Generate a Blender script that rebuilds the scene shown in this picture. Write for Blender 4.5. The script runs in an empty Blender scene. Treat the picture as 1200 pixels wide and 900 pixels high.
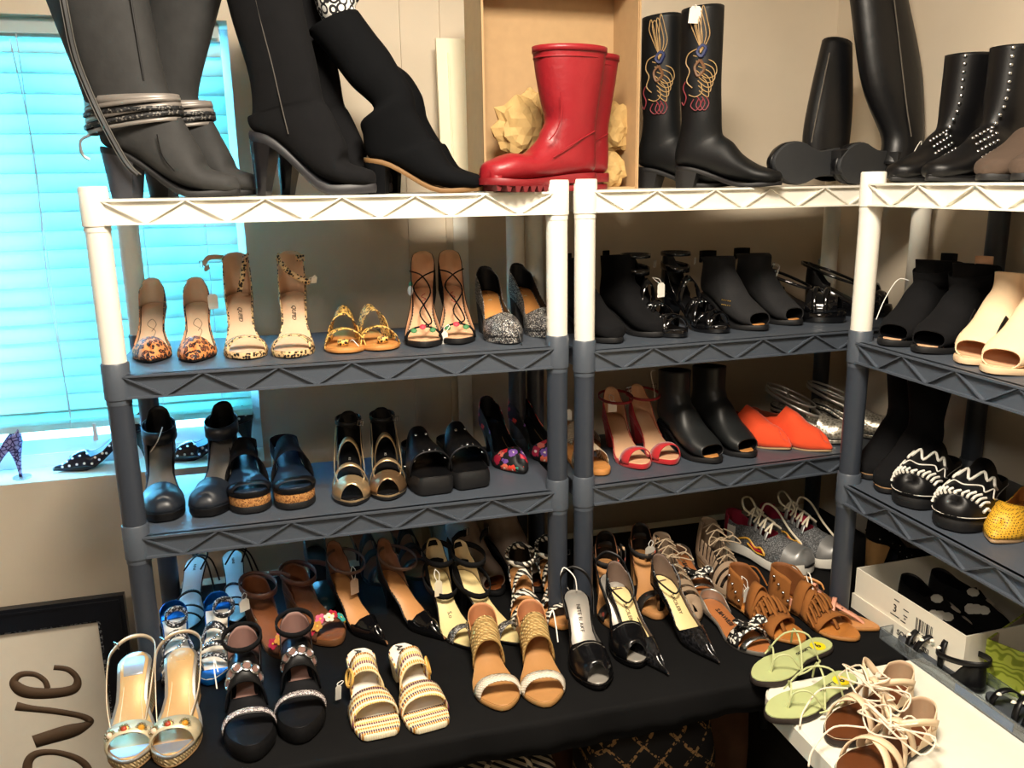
import bpy, bmesh, math, random
from mathutils import Vector, Matrix, Euler
random.seed(7)
PI = math.pi
scene = bpy.context.scene
COL = scene.collection
FZ = 1.74                      # height of the top shelves above the floor; the table tops stand at FZ - 1.0

# ------------------------------------------------------------------ camera
CAMP = Vector((0.3294, -1.7698, FZ + 0.0203))
FPX, PITCH, YAW, ROLL = 992.3, 0.2338, -0.2623, -0.0148
_fw = Vector((-math.sin(YAW) * math.cos(PITCH), math.cos(YAW) * math.cos(PITCH), -math.sin(PITCH)))
_rt = Vector((math.cos(YAW), math.sin(YAW), 0)); _up = _rt.cross(_fw)
_R = math.cos(ROLL) * _rt + math.sin(ROLL) * _up
_U = -math.sin(ROLL) * _rt + math.cos(ROLL) * _up
cam_data = bpy.data.cameras.new('camera'); cam = bpy.data.objects.new('camera', cam_data); COL.objects.link(cam)
cam_data.sensor_width = 36.0; cam_data.lens = FPX * 36.0 / 1200.0; cam_data.clip_start = 0.02
cam.matrix_world = Matrix(((_R.x, _U.x, -_fw.x, CAMP.x), (_R.y, _U.y, -_fw.y, CAMP.y), (_R.z, _U.z, -_fw.z, CAMP.z), (0, 0, 0, 1)))
scene.camera = cam

# ------------------------------------------------------------------ world, lights, exposure
scene.view_settings.view_transform = 'Standard'; scene.view_settings.look = 'None'
scene.view_settings.gamma = 1.0; scene.view_settings.use_curve_mapping = False
scene.view_settings.exposure = 0.55
world = bpy.data.worlds.new('daylight_sky'); scene.world = world; world.use_nodes = True
_bg = world.node_tree.nodes['Background']; _bg.inputs[0].default_value = (0.42, 0.86, 1.0, 1); _bg.inputs[1].default_value = 5.0

def area_light(name, loc, target, sx, sy, power, col):
    d = bpy.data.lights.new(name, 'AREA'); d.shape = 'RECTANGLE'; d.size = sx; d.size_y = sy; d.energy = power; d.color = col
    o = bpy.data.objects.new(name, d); COL.objects.link(o); o.location = loc
    o.rotation_euler = (Vector(target) - Vector(loc)).to_track_quat('-Z', 'Y').to_euler()
    return o
area_light('window_daylight', (-0.35, 1.05, FZ - 0.1), (-0.1, 0.0, FZ - 0.35), 1.5, 1.2, 520, (0.11, 0.54, 1.0))
area_light('ceiling_lamp_light', (0.62, -1.12, 2.72), (0.62, -0.95, 1.0), 0.5, 0.5, 58, (1.0, 0.88, 0.72))
area_light('added_fill_light', (-0.7, -2.3, 2.72), (-0.4, -1.6, 1.0), 0.5, 0.5, 22, (1.0, 0.88, 0.74))  # unseen fill added behind the camera to brighten the lower left

# ------------------------------------------------------------------ pixel helpers: a point of the photograph on a plane of the room
def ray(px, py):
    return (_fw + (px - 600) / FPX * _R - (py - 450) / FPX * _U).normalized()
def at(px, py, z):
    d = ray(px, py); return CAMP + d * ((FZ + z - CAMP.z) / d.z)
def aty(px, py, y):
    d = ray(px, py); return CAMP + d * ((y - CAMP.y) / d.y)
def atx(px, py, x):
    d = ray(px, py); return CAMP + d * ((x - CAMP.x) / d.x)
def project(P):
    d = P - CAMP; z = d.dot(_fw); return 600 + FPX * d.dot(_R) / z, 450 - FPX * d.dot(_U) / z

# ------------------------------------------------------------------ materials
def lin(h):
    h = h.lstrip('#'); c = [int(h[i:i + 2], 16) / 255 for i in (0, 2, 4)]
    return tuple((v / 12.92 if v <= 0.04045 else ((v + 0.055) / 1.055) ** 2.4) for v in c) + (1,)
MATS = {}
class NT:
    def __init__(s, m):
        s.t = m.node_tree; s.n = s.t.nodes; s.b = s.n['Principled BSDF']; s._co = None
    def new(s, typ, **kw):
        n = s.n.new(typ)
        for k, v in kw.items():
            if k.startswith('i_'): n.inputs[k[2:].replace('_', ' ')].default_value = v
            else: setattr(n, k, v)
        return n
    def link(s, a, b): s.t.links.new(a, b)
    def co(s, rot=None, scale=None):
        tc = s.new('ShaderNodeTexCoord'); o = tc.outputs['Object']
        if rot or scale:
            mp = s.new('ShaderNodeMapping'); s.link(o, mp.inputs['Vector'])
            if rot: mp.inputs['Rotation'].default_value = rot
            if scale: mp.inputs['Scale'].default_value = scale
            o = mp.outputs['Vector']
        return o
    def ramp(s, fac, stops, interp='LINEAR'):
        r = s.new('ShaderNodeValToRGB'); r.color_ramp.interpolation = interp
        e = r.color_ramp.elements
        while len(e) < len(stops): e.new(0.5)
        for k, (p, c) in enumerate(stops): e[k].position = p; e[k].color = lin(c)
        s.link(fac, r.inputs['Fac']); return r.outputs['Color']
    def bump(s, h, strength, dist=0.001):
        b = s.new('ShaderNodeBump'); b.inputs['Strength'].default_value = strength; b.inputs['Distance'].default_value = dist
        s.link(h, b.inputs['Height']); s.link(b.outputs['Normal'], s.b.inputs['Normal'])
def M(key, col=None, rough=0.5, metal=0.0, grain=None, vary=0.12, pat=None, spec=0.5, coat=0.0, trans=0.0, alpha=None, sheen=0.0):
    """cached procedural material; grain=(scale, strength) is fine relief, pat is a pattern function"""
    if key in MATS: return MATS[key]
    m = bpy.data.materials.new(key); m.use_nodes = True; nt = NT(m); b = nt.b
    b.inputs['Roughness'].default_value = rough; b.inputs['Metallic'].default_value = metal
    b.inputs['Specular IOR Level'].default_value = spec; b.inputs['Coat Weight'].default_value = coat
    b.inputs['Coat Roughness'].default_value = 0.05
    b.inputs['Transmission Weight'].default_value = trans; b.inputs['Sheen Weight'].default_value = sheen
    if pat: pat(nt)
    else:
        c = lin(col); nz = nt.new('ShaderNodeTexNoise'); nz.inputs['Scale'].default_value = 38; nz.inputs['Detail'].default_value = 3
        nt.link(nt.co(), nz.inputs['Vector'])
        mx = nt.new('ShaderNodeMix', data_type='RGBA'); nt.link(nz.outputs['Fac'], mx.inputs['Factor'])
        mx.inputs['A'].default_value = tuple(v * (1 - vary) for v in c[:3]) + (1,)
        mx.inputs['B'].default_value = tuple(min(1, v * (1 + vary)) for v in c[:3]) + (1,)
        nt.link(mx.outputs['Result'], b.inputs['Base Color'])
    if grain and not b.inputs['Normal'].is_linked:
        g = nt.new('ShaderNodeTexNoise'); g.inputs['Scale'].default_value = grain[0]; g.inputs['Detail'].default_value = 4
        nt.link(nt.co(), g.inputs['Vector']); nt.bump(g.outputs['Fac'], grain[1])
    if alpha is not None: b.inputs['Alpha'].default_value = alpha
    MATS[key] = m; return m

def p_spots(base, dark, scale, thr, base2=None, ring=None):
    def f(nt):
        co = nt.co(); nz = nt.new('ShaderNodeTexNoise'); nz.inputs['Scale'].default_value = scale * 0.9; nt.link(co, nz.inputs['Vector'])
        ad = nt.new('ShaderNodeMixRGB', blend_type='LINEAR_LIGHT'); ad.inputs[0].default_value = 0.35 / scale
        nt.link(co, ad.inputs[1]); nt.link(nz.outputs['Color'], ad.inputs[2])
        v = nt.new('ShaderNodeTexVoronoi'); v.inputs['Scale'].default_value = scale; v.inputs['Randomness'].default_value = 0.85
        nt.link(ad.outputs[0], v.inputs['Vector'])
        st = [(0, ring), (thr * 0.55, dark), (thr, base)] if ring else [(0, dark), (thr, dark), (thr + 0.06, base), (1, base2 or base)]
        nt.link(nt.ramp(v.outputs['Distance'], st, 'CONSTANT' if ring else 'LINEAR'), nt.b.inputs['Base Color'])
    return f
def p_wave(stops, scale, distort=0.0, dirn='X', rot=None, detail=2.0, interp='CONSTANT', bump=0.0, bands='BANDS', dscale=1.0):
    def f(nt):
        w = nt.new('ShaderNodeTexWave', wave_type=bands); w.bands_direction = dirn; w.inputs['Scale'].default_value = scale
        w.inputs['Distortion'].default_value = distort; w.inputs['Detail'].default_value = detail; w.inputs['Detail Scale'].default_value = dscale
        w.wave_profile = 'SAW' if interp == 'CONSTANT' and len(stops) > 2 else 'SIN'
        nt.link(nt.co(rot), w.inputs['Vector']); nt.link(nt.ramp(w.outputs['Fac'], stops, interp), nt.b.inputs['Base Color'])
        if bump: nt.bump(w.outputs['Fac'], bump)
    return f
def p_weave(c1, c2, sx, sy, bump=0.6, rot=None):
    """raffia or rope plait: two crossing waves"""
    def f(nt):
        co = nt.co(rot); a = nt.new('ShaderNodeTexWave'); a.bands_direction = 'Y'; a.inputs['Scale'].default_value = sy
        c = nt.new('ShaderNodeTexWave'); c.bands_direction = 'DIAGONAL'; c.inputs['Scale'].default_value = sx
        nt.link(co, a.inputs['Vector']); nt.link(co, c.inputs['Vector'])
        mu = nt.new('ShaderNodeMath', operation='MULTIPLY'); nt.link(a.outputs['Fac'], mu.inputs[0]); nt.link(c.outputs['Fac'], mu.inputs[1])
        nt.link(nt.ramp(mu.outputs[0], [(0.0, c2), (0.55, c1)]), nt.b.inputs['Base Color']); nt.bump(mu.outputs[0], bump, 0.002)
    return f
def p_stripeweave(cols, ys, xs):
    """bands of colour broken into stitches"""
    def f(nt):
        co = nt.co(); w = nt.new('ShaderNodeTexWave'); w.bands_direction = 'Y'; w.wave_profile = 'SAW'; w.inputs['Scale'].default_value = ys
        nt.link(co, w.inputs['Vector']); n = len(cols)
        a = nt.ramp(w.outputs['Fac'], [(k / n, c) for k, c in enumerate(cols)], 'CONSTANT')
        x = nt.new('ShaderNodeTexWave'); x.bands_direction = 'X'; x.inputs['Scale'].default_value = xs; nt.link(co, x.inputs['Vector'])
        w2 = nt.new('ShaderNodeTexWave'); w2.bands_direction = 'Y'; w2.inputs['Scale'].default_value = ys * n / 2.0; nt.link(co, w2.inputs['Vector'])
        k = nt.new('ShaderNodeMath', operation='GREATER_THAN'); nt.link(x.outputs['Fac'], k.inputs[0]); k.inputs[1].default_value = 0.8
        mx = nt.new('ShaderNodeMix', data_type='RGBA'); nt.link(k.outputs[0], mx.inputs['Factor']); nt.link(a, mx.inputs['A'])
        mx.inputs['B'].default_value = lin('#e6d8b2'); nt.link(mx.outputs['Result'], nt.b.inputs['Base Color'])
        mu = nt.new('ShaderNodeMath', operation='MULTIPLY'); nt.link(x.outputs['Fac'], mu.inputs[0]); nt.link(w2.outputs['Fac'], mu.inputs[1])
        nt.bump(mu.outputs[0], 0.5, 0.0015)
    return f
def p_cells(stops, scale, bump=0.0, feature='F1', out='Color', rand=1.0, interp='CONSTANT'):
    """voronoi cells, colour by cell (out=Color) or by distance (out=Distance)"""
    def f(nt):
        v = nt.new('ShaderNodeTexVoronoi', feature=feature); v.inputs['Scale'].default_value = scale; v.inputs['Randomness'].default_value = rand
        nt.link(nt.co(), v.inputs['Vector'])
        src = v.outputs[out]
        if out == 'Color':
            sp = nt.new('ShaderNodeSeparateColor'); nt.link(src, sp.inputs[0]); src = sp.outputs[0]
        nt.link(nt.ramp(src, stops, interp), nt.b.inputs['Base Color'])
        if bump: nt.bump(v.outputs['Distance'], bump)
    return f
def p_flowers(ground, cols, scale, size=0.32):
    """coloured blossoms with pale hearts and small leaves scattered on a ground colour"""
    def f(nt):
        co = nt.co(); nz = nt.new('ShaderNodeTexNoise'); nz.inputs['Scale'].default_value = scale * 3; nt.link(co, nz.inputs['Vector'])
        ad = nt.new('ShaderNodeMixRGB', blend_type='LINEAR_LIGHT'); ad.inputs[0].default_value = 0.28 / scale
        nt.link(co, ad.inputs[1]); nt.link(nz.outputs['Color'], ad.inputs[2])
        v = nt.new('ShaderNodeTexVoronoi'); v.inputs['Scale'].default_value = scale; nt.link(ad.outputs[0], v.inputs['Vector'])
        sp = nt.new('ShaderNodeSeparateColor'); nt.link(v.outputs['Color'], sp.inputs[0])
        c = nt.ramp(sp.outputs[0], [(k / len(cols), q) for k, q in enumerate(cols)], 'CONSTANT')
        lt = nt.new('ShaderNodeMath', operation='LESS_THAN'); nt.link(v.outputs['Distance'], lt.inputs[0]); lt.inputs[1].default_value = size
        mx = nt.new('ShaderNodeMix', data_type='RGBA'); nt.link(lt.outputs[0], mx.inputs['Factor']); mx.inputs['A'].default_value = lin(ground); nt.link(c, mx.inputs['B'])
        l2 = nt.new('ShaderNodeMath', operation='LESS_THAN'); nt.link(v.outputs['Distance'], l2.inputs[0]); l2.inputs[1].default_value = size * 0.35
        m2 = nt.new('ShaderNodeMix', data_type='RGBA'); nt.link(l2.outputs[0], m2.inputs['Factor']); nt.link(mx.outputs['Result'], m2.inputs['A']); m2.inputs['B'].default_value = lin('#f3e0cf')
        nt.link(m2.outputs['Result'], nt.b.inputs['Base Color'])
    return f

# ------------------------------------------------------------------ objects
def tag(o, label=None, cat=None, group=None, kind=None):
    if label: o['label'] = label
    if cat: o['category'] = cat
    if group: o['group'] = group
    if kind: o['kind'] = kind
    return o
def empty(name, loc=(0, 0, 0), rz=0, label=None, cat=None, group=None):
    o = bpy.data.objects.new(name, None); COL.objects.link(o); o.location = loc; o.rotation_euler = (0, 0, rz); o.empty_display_size = 0.05
    return tag(o, label, cat, group)
def mesh_obj(name, verts, faces, mat, parent=None, smooth=38, solid=0, off=-1, weld=True):
    me = bpy.data.meshes.new(name); me.from_pydata([tuple(v) for v in verts], [], faces)
    bm = bmesh.new(); bm.from_mesh(me)
    if weld: bmesh.ops.remove_doubles(bm, verts=bm.verts, dist=2e-5)
    bmesh.ops.dissolve_degenerate(bm, edges=bm.edges, dist=1e-6)
    bmesh.ops.recalc_face_normals(bm, faces=bm.faces)
    if solid and bm.verts:      # open sheets: make the outside the front
        c = sum((q.co for q in bm.verts), Vector()) / len(bm.verts)
        if sum((q.normal.dot(q.calc_center_median() - c) * q.calc_area() for q in bm.faces), 0.0) < 0: bmesh.ops.reverse_faces(bm, faces=bm.faces)
    bm.to_mesh(me); bm.free()
    if smooth:
        me.shade_smooth(); me.set_sharp_from_angle(angle=math.radians(smooth))
    if mat: me.materials.append(mat)
    o = bpy.data.objects.new(name, me); COL.objects.link(o)
    if parent: o.parent = parent
    if solid:
        md = o.modifiers.new('thickness', 'SOLIDIFY'); md.thickness = solid; md.offset = off; md.use_even_offset = False
    return o
class MB:
    """collects simple solids into one mesh"""
    def __init__(s): s.v = []; s.f = []
    def add(s, v, f):
        n = len(s.v); s.v += [Vector(q) for q in v]; s.f += [tuple(n + i for i in q) for q in f]; return s
    def box(s, a, b, M4=None):
        x0, y0, z0 = a; x1, y1, z1 = b
        v = [Vector(q) for q in ((x0, y0, z0), (x1, y0, z0), (x1, y1, z0), (x0, y1, z0), (x0, y0, z1), (x1, y0, z1), (x1, y1, z1), (x0, y1, z1))]
        if M4: v = [M4 @ q for q in v]
        return s.add(v, [(0, 3, 2, 1), (4, 5, 6, 7), (0, 1, 5, 4), (1, 2, 6, 5), (2, 3, 7, 6), (3, 0, 4, 7)])
    def loft(s, rings, cap=(True, True), closed=True):
        n = len(rings[0]); base = len(s.v)
        for r in rings: s.v += [Vector(q) for q in r]
        for k in range(len(rings) - 1):
            for i in range(n if closed else n - 1):
                j = (i + 1) % n
                s.f.append((base + k * n + i, base + k * n + j, base + (k + 1) * n + j, base + (k + 1) * n + i))
        if cap[0]: s.f.append(tuple(base + i for i in reversed(range(n))))
        if cap[1]: s.f.append(tuple(base + (len(rings) - 1) * n + i for i in range(n)))
        return s
    def cyl(s, c, r, h, n=16, r2=None, axis='Z'):
        c = Vector(c); r2 = r if r2 is None else r2
        def P(a, rr, t):
            q = (rr * math.cos(a), rr * math.sin(a), t)
            if axis == 'X': q = (q[2], q[0], q[1])
            if axis == 'Y': q = (q[1], q[2], q[0])
            return c + Vector(q)
        return s.loft([[P(2 * PI * i / n, r, 0) for i in range(n)], [P(2 * PI * i / n, r2, h) for i in range(n)]])
    def tube(s, pts, r, n=6, closed=False, taper=None):
        pts = [Vector(p) for p in pts]; m = len(pts); rings = []; up = None
        for k in range(m):
            a = pts[(k - 1) % m if closed else max(0, k - 1)]; b = pts[(k + 1) % m if closed else min(m - 1, k + 1)]
            t = (b - a); t = t.normalized() if t.length > 1e-9 else Vector((0, 0, 1))
            if up is None:
                up = Vector((0, 0, 1)) if abs(t.z) < 0.9 else Vector((1, 0, 0))
            up = (up - t * up.dot(t)); up = up.normalized() if up.length > 1e-6 else t.orthogonal().normalized()
            w = t.cross(up); rr = r if taper is None else r * (1 + (taper - 1) * k / (m - 1))
            rings.append([pts[k] + (up * math.cos(2 * PI * i / n) + w * math.sin(2 * PI * i / n)) * rr for i in range(n)])
        if closed: rings.append(rings[0])
        return s.loft(rings, cap=(not closed, not closed))
    def build(s, name, mat, parent=None, smooth=38, **kw): return mesh_obj(name, s.v, s.f, mat, parent, smooth, **kw)
def crom(pts, n=6, closed=False):
    """Catmull-Rom through points of any dimension"""
    P = [tuple(p) for p in pts]; m = len(P); out = []
    rng = range(m if closed else m - 1)
    for k in rng:
        g = (lambda i: P[i % m]) if closed else (lambda i: P[max(0, min(m - 1, i))])
        a, b, c, d = g(k - 1), g(k), g(k + 1), g(k + 2)
        for q in range(n):
            t = q / n
            out.append(tuple(0.5 * (2 * b[i] + (c[i] - a[i]) * t + (2 * a[i] - 5 * b[i] + 4 * c[i] - d[i]) * t * t + (3 * b[i] - a[i] - 3 * c[i] + d[i]) * t ** 3) for i in range(len(b))))
    if not closed: out.append(P[-1])
    return out
def interp(tab, t):
    if t <= tab[0][0]: return tab[0][1]
    for (a, x), (b, y) in zip(tab, tab[1:]):
        if t <= b:
            u = (t - a) / (b - a); u = u * u * (3 - 2 * u); return x + (y - x) * u
    return tab[-1][1]
def sstep(a, b, t):
    u = max(0, min(1, (t - a) / (b - a))); return u * u * (3 - 2 * u)
def tube_obj(name, pts, r, mat, parent=None, sm=4, n=6, closed=False):
    return MB().tube(crom(pts, sm, closed) if sm else pts, r, n, closed).build(name, mat, parent, weld=False)
def ribbon_obj(name, pts, width, mat, parent=None, side=None, thick=0.0018, sm=5, closed=False):
    """flat strap along a path; side = vector (or list of vectors) across the strap"""
    P = [Vector(p) for p in (crom(pts, sm, closed) if sm else pts)]; m = len(P); v = []; f = []
    if side is not None and not isinstance(side, (list,)): sides = [Vector(side)] * m
    elif side is not None: sides = [Vector(q) for q in (crom(side, sm, closed) if sm else side)]
    else: sides = None
    ws = width if isinstance(width, (list, tuple)) else None
    for k in range(m):
        a = P[(k - 1) % m if closed else max(0, k - 1)]; b = P[(k + 1) % m if closed else min(m - 1, k + 1)]; t = (b - a).normalized()
        w = sides[k] if sides else Vector((0, 0, 1)); w = w - t * w.dot(t)
        w = w.normalized() if w.length > 1e-6 else t.orthogonal()
        wd = (interp(list(zip([i / (len(ws) - 1) for i in range(len(ws))], ws)), k / (m - 1)) if ws else width) / 2
        v += [P[k] - w * wd, P[k] + w * wd]
    for k in range(m if closed else m - 1):
        a, b = 2 * k, 2 * ((k + 1) % m); f.append((a, a + 1, b + 1, b))
    return mesh_obj(name, v, f, mat, parent, solid=thick, off=0)
def text_obj(name, body, size, mat, parent, loc, rot, thick=0.0003, align='CENTER', shear=0.0, bold=0.0):
    cu = bpy.data.curves.new(name, 'FONT'); cu.body = body; cu.size = size; cu.align_x = align; cu.align_y = 'CENTER'; cu.extrude = thick; cu.shear = shear; cu.resolution_u = 3; cu.offset = bold
    tmp = bpy.data.objects.new('tmp', cu); me = bpy.data.meshes.new_from_object(tmp); bpy.data.objects.remove(tmp)
    me.materials.clear(); me.materials.append(mat); o = bpy.data.objects.new(name, me); COL.objects.link(o)
    o.parent = parent; o.location = loc; o.rotation_euler = rot; return o
# ================================================================== the room
WALL_Y, WALL_X = 0.53, 1.945
def wallpaint(nt):
    co = nt.co(); n = nt.new('ShaderNodeTexNoise'); n.inputs['Scale'].default_value = 3; n.inputs['Detail'].default_value = 5; nt.link(co, n.inputs['Vector'])
    nt.link(nt.ramp(n.outputs['Fac'], [(0.3, '#c9bba6'), (0.7, '#d2c5b1')]), nt.b.inputs['Base Color'])
    g = nt.new('ShaderNodeTexNoise'); g.inputs['Scale'].default_value = 260; nt.link(co, g.inputs['Vector']); nt.bump(g.outputs['Fac'], 0.12)
M('wall_paint', rough=0.85, pat=wallpaint)
M('white_paint', '#e9e6dc', 0.5, vary=0.04)
M('carpet', '#2a2622', 0.95, grain=(300, 0.8), vary=0.4)
M('ceiling_paint', '#c9c1b2', 0.9, vary=0.04)
M('far_wall_paint', '#9c8f7d', 0.9, vary=0.06)
WX0, WX1, WZ0, WZ1 = -1.15, 0.245, FZ - 0.708, aty(40, 17, WALL_Y).z
def struct(name, mb, mat, **kw): return tag(mb.build(name, mat, **kw), kind='structure')
TW = 0.16
b = MB()
b.box((-1.75, WALL_Y, 0), (WX0, WALL_Y + TW, 2.75)); b.box((WX1, WALL_Y, 0), (2.1, WALL_Y + TW, 2.75))
b.box((WX0, WALL_Y, 0), (WX1, WALL_Y + TW, WZ0)); b.box((WX0, WALL_Y, WZ1), (WX1, WALL_Y + TW, 2.75))
struct('wall_back', b, MATS['wall_paint'], smooth=0)
struct('wall_right', MB().box((WALL_X, -3.2, 0), (WALL_X + 0.1, WALL_Y, 2.75)), MATS['wall_paint'], smooth=0)
struct('wall_left', MB().box((-1.85, -3.2, 0), (-1.75, WALL_Y + TW, 2.75)), MATS['far_wall_paint'], smooth=0)
struct('wall_front', MB().box((-1.85, -3.3, 0), (2.1, -3.2, 2.75)), MATS['far_wall_paint'], smooth=0)
struct('floor', MB().box((-1.85, -3.3, -0.06), (2.1, WALL_Y + TW, 0)), MATS['carpet'], smooth=0)
struct('ceiling', MB().box((-1.85, -3.3, 2.75), (2.1, WALL_Y + TW, 2.82)), MATS['ceiling_paint'], smooth=0)
for k, (px, w) in enumerate(((476, 0.006), (527, 0.006), (541, 0.02))):     # joint strips of the wall panels
    x = aty(px, 150 if k == 0 else 330, WALL_Y).x
    struct('trim_%d' % (k + 1), MB().box((x - w, WALL_Y - 0.007, 0), (x + w, WALL_Y + 0.001, 2.75 if k < 2 else FZ)), MATS['white_paint' if k == 2 else 'wall_paint'], smooth=0)
# ---- window in its recess: sill, frame, glass
M('window_vinyl', '#e8eef0', 0.35, vary=0.03)
gm = M('window_glass', '#ffffff', 0.02, trans=1.0, vary=0); 
win = empty('window_1', (0, WALL_Y + 0.13, 0)); tag(win, kind='structure')
fy0, fy1 = 0.0, 0.05
fr = MB()
fr.box((WX0, fy0, WZ0), (WX0 + 0.05, fy1, WZ1)); fr.box((WX1 - 0.05, fy0, WZ0), (WX1, fy1, WZ1)); fr.box((WX0 + 0.05, fy0, WZ1 - 0.05), (WX1 - 0.05, fy1, WZ1)); fr.box((WX0 + 0.05, fy0, WZ0), (WX1 - 0.05, fy1, WZ0 + 0.035))
fr.build('window_frame', MATS['window_vinyl'], win, smooth=0)
MB().box((WX0 + 0.05, 0.005, WZ0 + 0.035), (WX1 - 0.05, 0.04, WZ0 + 0.075)).build('lower_sash', MATS['window_vinyl'], win, smooth=0)
MB().box((WX0 + 0.05, 0.012, WZ0 + 0.42), (WX1 - 0.05, 0.045, WZ0 + 0.46)).build('meeting_rail', MATS['window_vinyl'], win, smooth=0)
MB().box((WX0 + 0.05, 0.024, WZ0 + 0.035), (WX1 - 0.05, 0.028, WZ1 - 0.05)).build('window_pane', gm, win, smooth=0)
# ---- blind
def slatmat():
    m = bpy.data.materials.new('blind_slat'); m.use_nodes = True; nt = m.node_tree
    p = nt.nodes['Principled BSDF']; out = nt.nodes['Material Output']; p.inputs['Base Color'].default_value = (0.80, 0.87, 0.9, 1); p.inputs['Roughness'].default_value = 0.45
    tl = nt.nodes.new('ShaderNodeBsdfTranslucent'); tl.inputs[0].default_value = (0.40, 0.61, 0.53, 1)
    mx = nt.nodes.new('ShaderNodeMixShader'); mx.inputs[0].default_value = 0.5
    nt.links.new(p.outputs[0], mx.inputs[1]); nt.links.new(tl.outputs[0], mx.inputs[2]); nt.links.new(mx.outputs[0], out.inputs[0]); return m
SL = slatmat(); MATS['blind_slat'] = SL
BY = WALL_Y + 0.062; bx0, bx1 = WX0 + 0.012, WX1 - 0.022
blind = empty('window_blind', ((bx0 + bx1) / 2, BY, WZ1), label='white horizontal slat blind glowing blue with daylight in window', cat='blind')
hw = (bx1 - bx0) / 2
MB().box((-hw, -0.01, -0.04), (hw, 0.03, -0.003)).build('headrail', MATS['window_vinyl'], blind, smooth=0)
MB().box((-hw, -0.034, -0.036), (hw, -0.031, -0.001)).build('valance', SL, blind, smooth=0)
sb = MB(); sp_ = 0.0462
prof = [(-0.0256 + 0.0512 * k / 6, 0.0045 * (1 - ((k - 3) / 3) ** 2)) for k in range(7)]
prof2 = [(u, w + 0.0024) for u, w in reversed(prof)]
ta = math.radians(71)
def slat_mesh():
    ring = [(u * math.cos(ta) - w * math.sin(ta), -u * math.sin(ta) - w * math.cos(ta)) for u, w in prof + prof2]
    return MB().loft([[(x, -p, q) for p, q in ring] for x in (-hw, hw)])
zb0 = aty(60, 487, BY).z - WZ1
n_sl = int((-0.045 - zb0 - 0.03) / sp_) + 1
first = None
for k in range(n_sl):
    if first is None: first = slat_mesh().build('slat', SL, blind, smooth=30); o = first
    else:
        o = first.copy(); COL.objects.link(o); o.parent = blind
    o.location = (0, 0, -0.052 - k * sp_)
zl_ = -0.052 - (n_sl - 1) * sp_
for j in range(1): o = first.copy(); COL.objects.link(o); o.parent = blind; o.location = (0, 0, zl_ - 0.036 - 0.007 * j); o.rotation_euler = (math.radians(62), 0, 0)
MB().box((-hw, -0.026, zl_ - 0.066), (hw, 0.026, zl_ - 0.05)).build('bottom_rail', SL, blind, smooth=0)
M('cord', '#dfe6e8', 0.8)
for px in (52, 168, 240):
    x = aty(px, 250, BY).x - blind.location.x
    for dy in (-0.03, 0.03): MB().tube([(x, dy, -0.03), (x, dy, zl_ - 0.06)], 0.0012, 5).build('ladder_cord', MATS['cord'], blind)
x = aty(18, 60, BY).x - blind.location.x; x2 = aty(85, 470, BY).x - blind.location.x
tube_obj('lift_cord', [(x, -0.036, -0.05), (x + 0.02, -0.045, -0.3), ((x + x2) / 2, -0.04, -0.6), (x2, -0.036, zl_ - 0.03)], 0.0014, MATS['cord'], blind)
MB().cyl((x2 + 0.05, -0.03, zl_ - 0.10), 0.007, 0.045, 10, 0.004).build('cord_tassel', MATS['window_vinyl'], blind)

# ================================================================== tables
TZ = FZ - 1.0
def p_cloth(nt):
    n = nt.new('ShaderNodeTexNoise'); n.inputs['Scale'].default_value = 9; n.inputs['Detail'].default_value = 4; nt.link(nt.co(), n.inputs['Vector'])
    nt.link(nt.ramp(n.outputs['Fac'], [(0.3, '#050506'), (0.75, '#09090a')]), nt.b.inputs['Base Color']); nt.bump(n.outputs['Fac'], 0.35, 0.004)
M('black_cloth', rough=0.85, spec=0.2, pat=p_cloth)
M('white_plastic_table', '#e9e4d4', 0.55, grain=(400, 0.15), vary=0.04)
M('grey_metal', '#6c6f73', 0.4, 0.8)
TX0, TX1, TY0, TY1 = 0.0, 1.93, -0.372, 0.47
t1 = empty('folding_table', (0.95, 0.05, 0), label='long folding table covered by the black cloth', cat='table')
MB().box((TX0 - 0.95 + 0.01, TY0 - 0.05 + 0.012, TZ - 0.045), (TX1 - 0.95, TY1 - 0.05, TZ - 0.004)).build('tabletop', MATS['white_plastic_table'], t1)
for sx in (-0.8, 0.8):
    for sy in (-0.28, 0.34): MB().cyl((sx, sy, 0), 0.013, TZ - 0.045, 10).build('leg', MATS['grey_metal'], t1)
# cloth: top with soft wavy hem in front and at the left end
cl = MB(); NX, rows = 80, [(-0.004, 0), ]
prof = [(TY1 - 0.05, TZ), (0.1, TZ), (-0.2, TZ), (TY0 - 0.002, TZ + 0.0005), (TY0 - 0.009, TZ - 0.003), (TY0 - 0.012, TZ - 0.012), (TY0 - 0.016, TZ - 0.04), (TY0 - 0.018, TZ - 0.066)]
rings = []
for i in range(NX + 1):
    x = TX0 - 0.006 + (TX1 - TX0) * i / NX; r = []
    for k, (y, z) in enumerate(prof):
        w = 0 if k < 5 else 0.004 * math.sin(i * 0.55) * (k - 4) / 3 + 0.003 * math.sin(i * 1.7 + 1) * (k - 4) / 3
        r.append((x, y + w, z + (0.004 * math.sin(i * 0.3) if k == 7 else 0)))
    rings.append(r)
dz = [(-0.012, -0.008), (-0.02, -0.05), (-0.024, -0.12)]
left = [[(TX0 - 0.006 + a, y - (0.006 if k > 4 else 0), z + b_ if k < 6 else z + b_) for k, (y, z) in enumerate(prof)] for a, b_ in reversed(dz)]
tc = MB().loft(left + rings, cap=(False, False), closed=False).build('tablecloth', MATS['black_cloth'], None, smooth=60, solid=0.0015, off=-1)
tag(tc, 'plain black tablecloth draped over the long shoe table', 'tablecloth')
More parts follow.
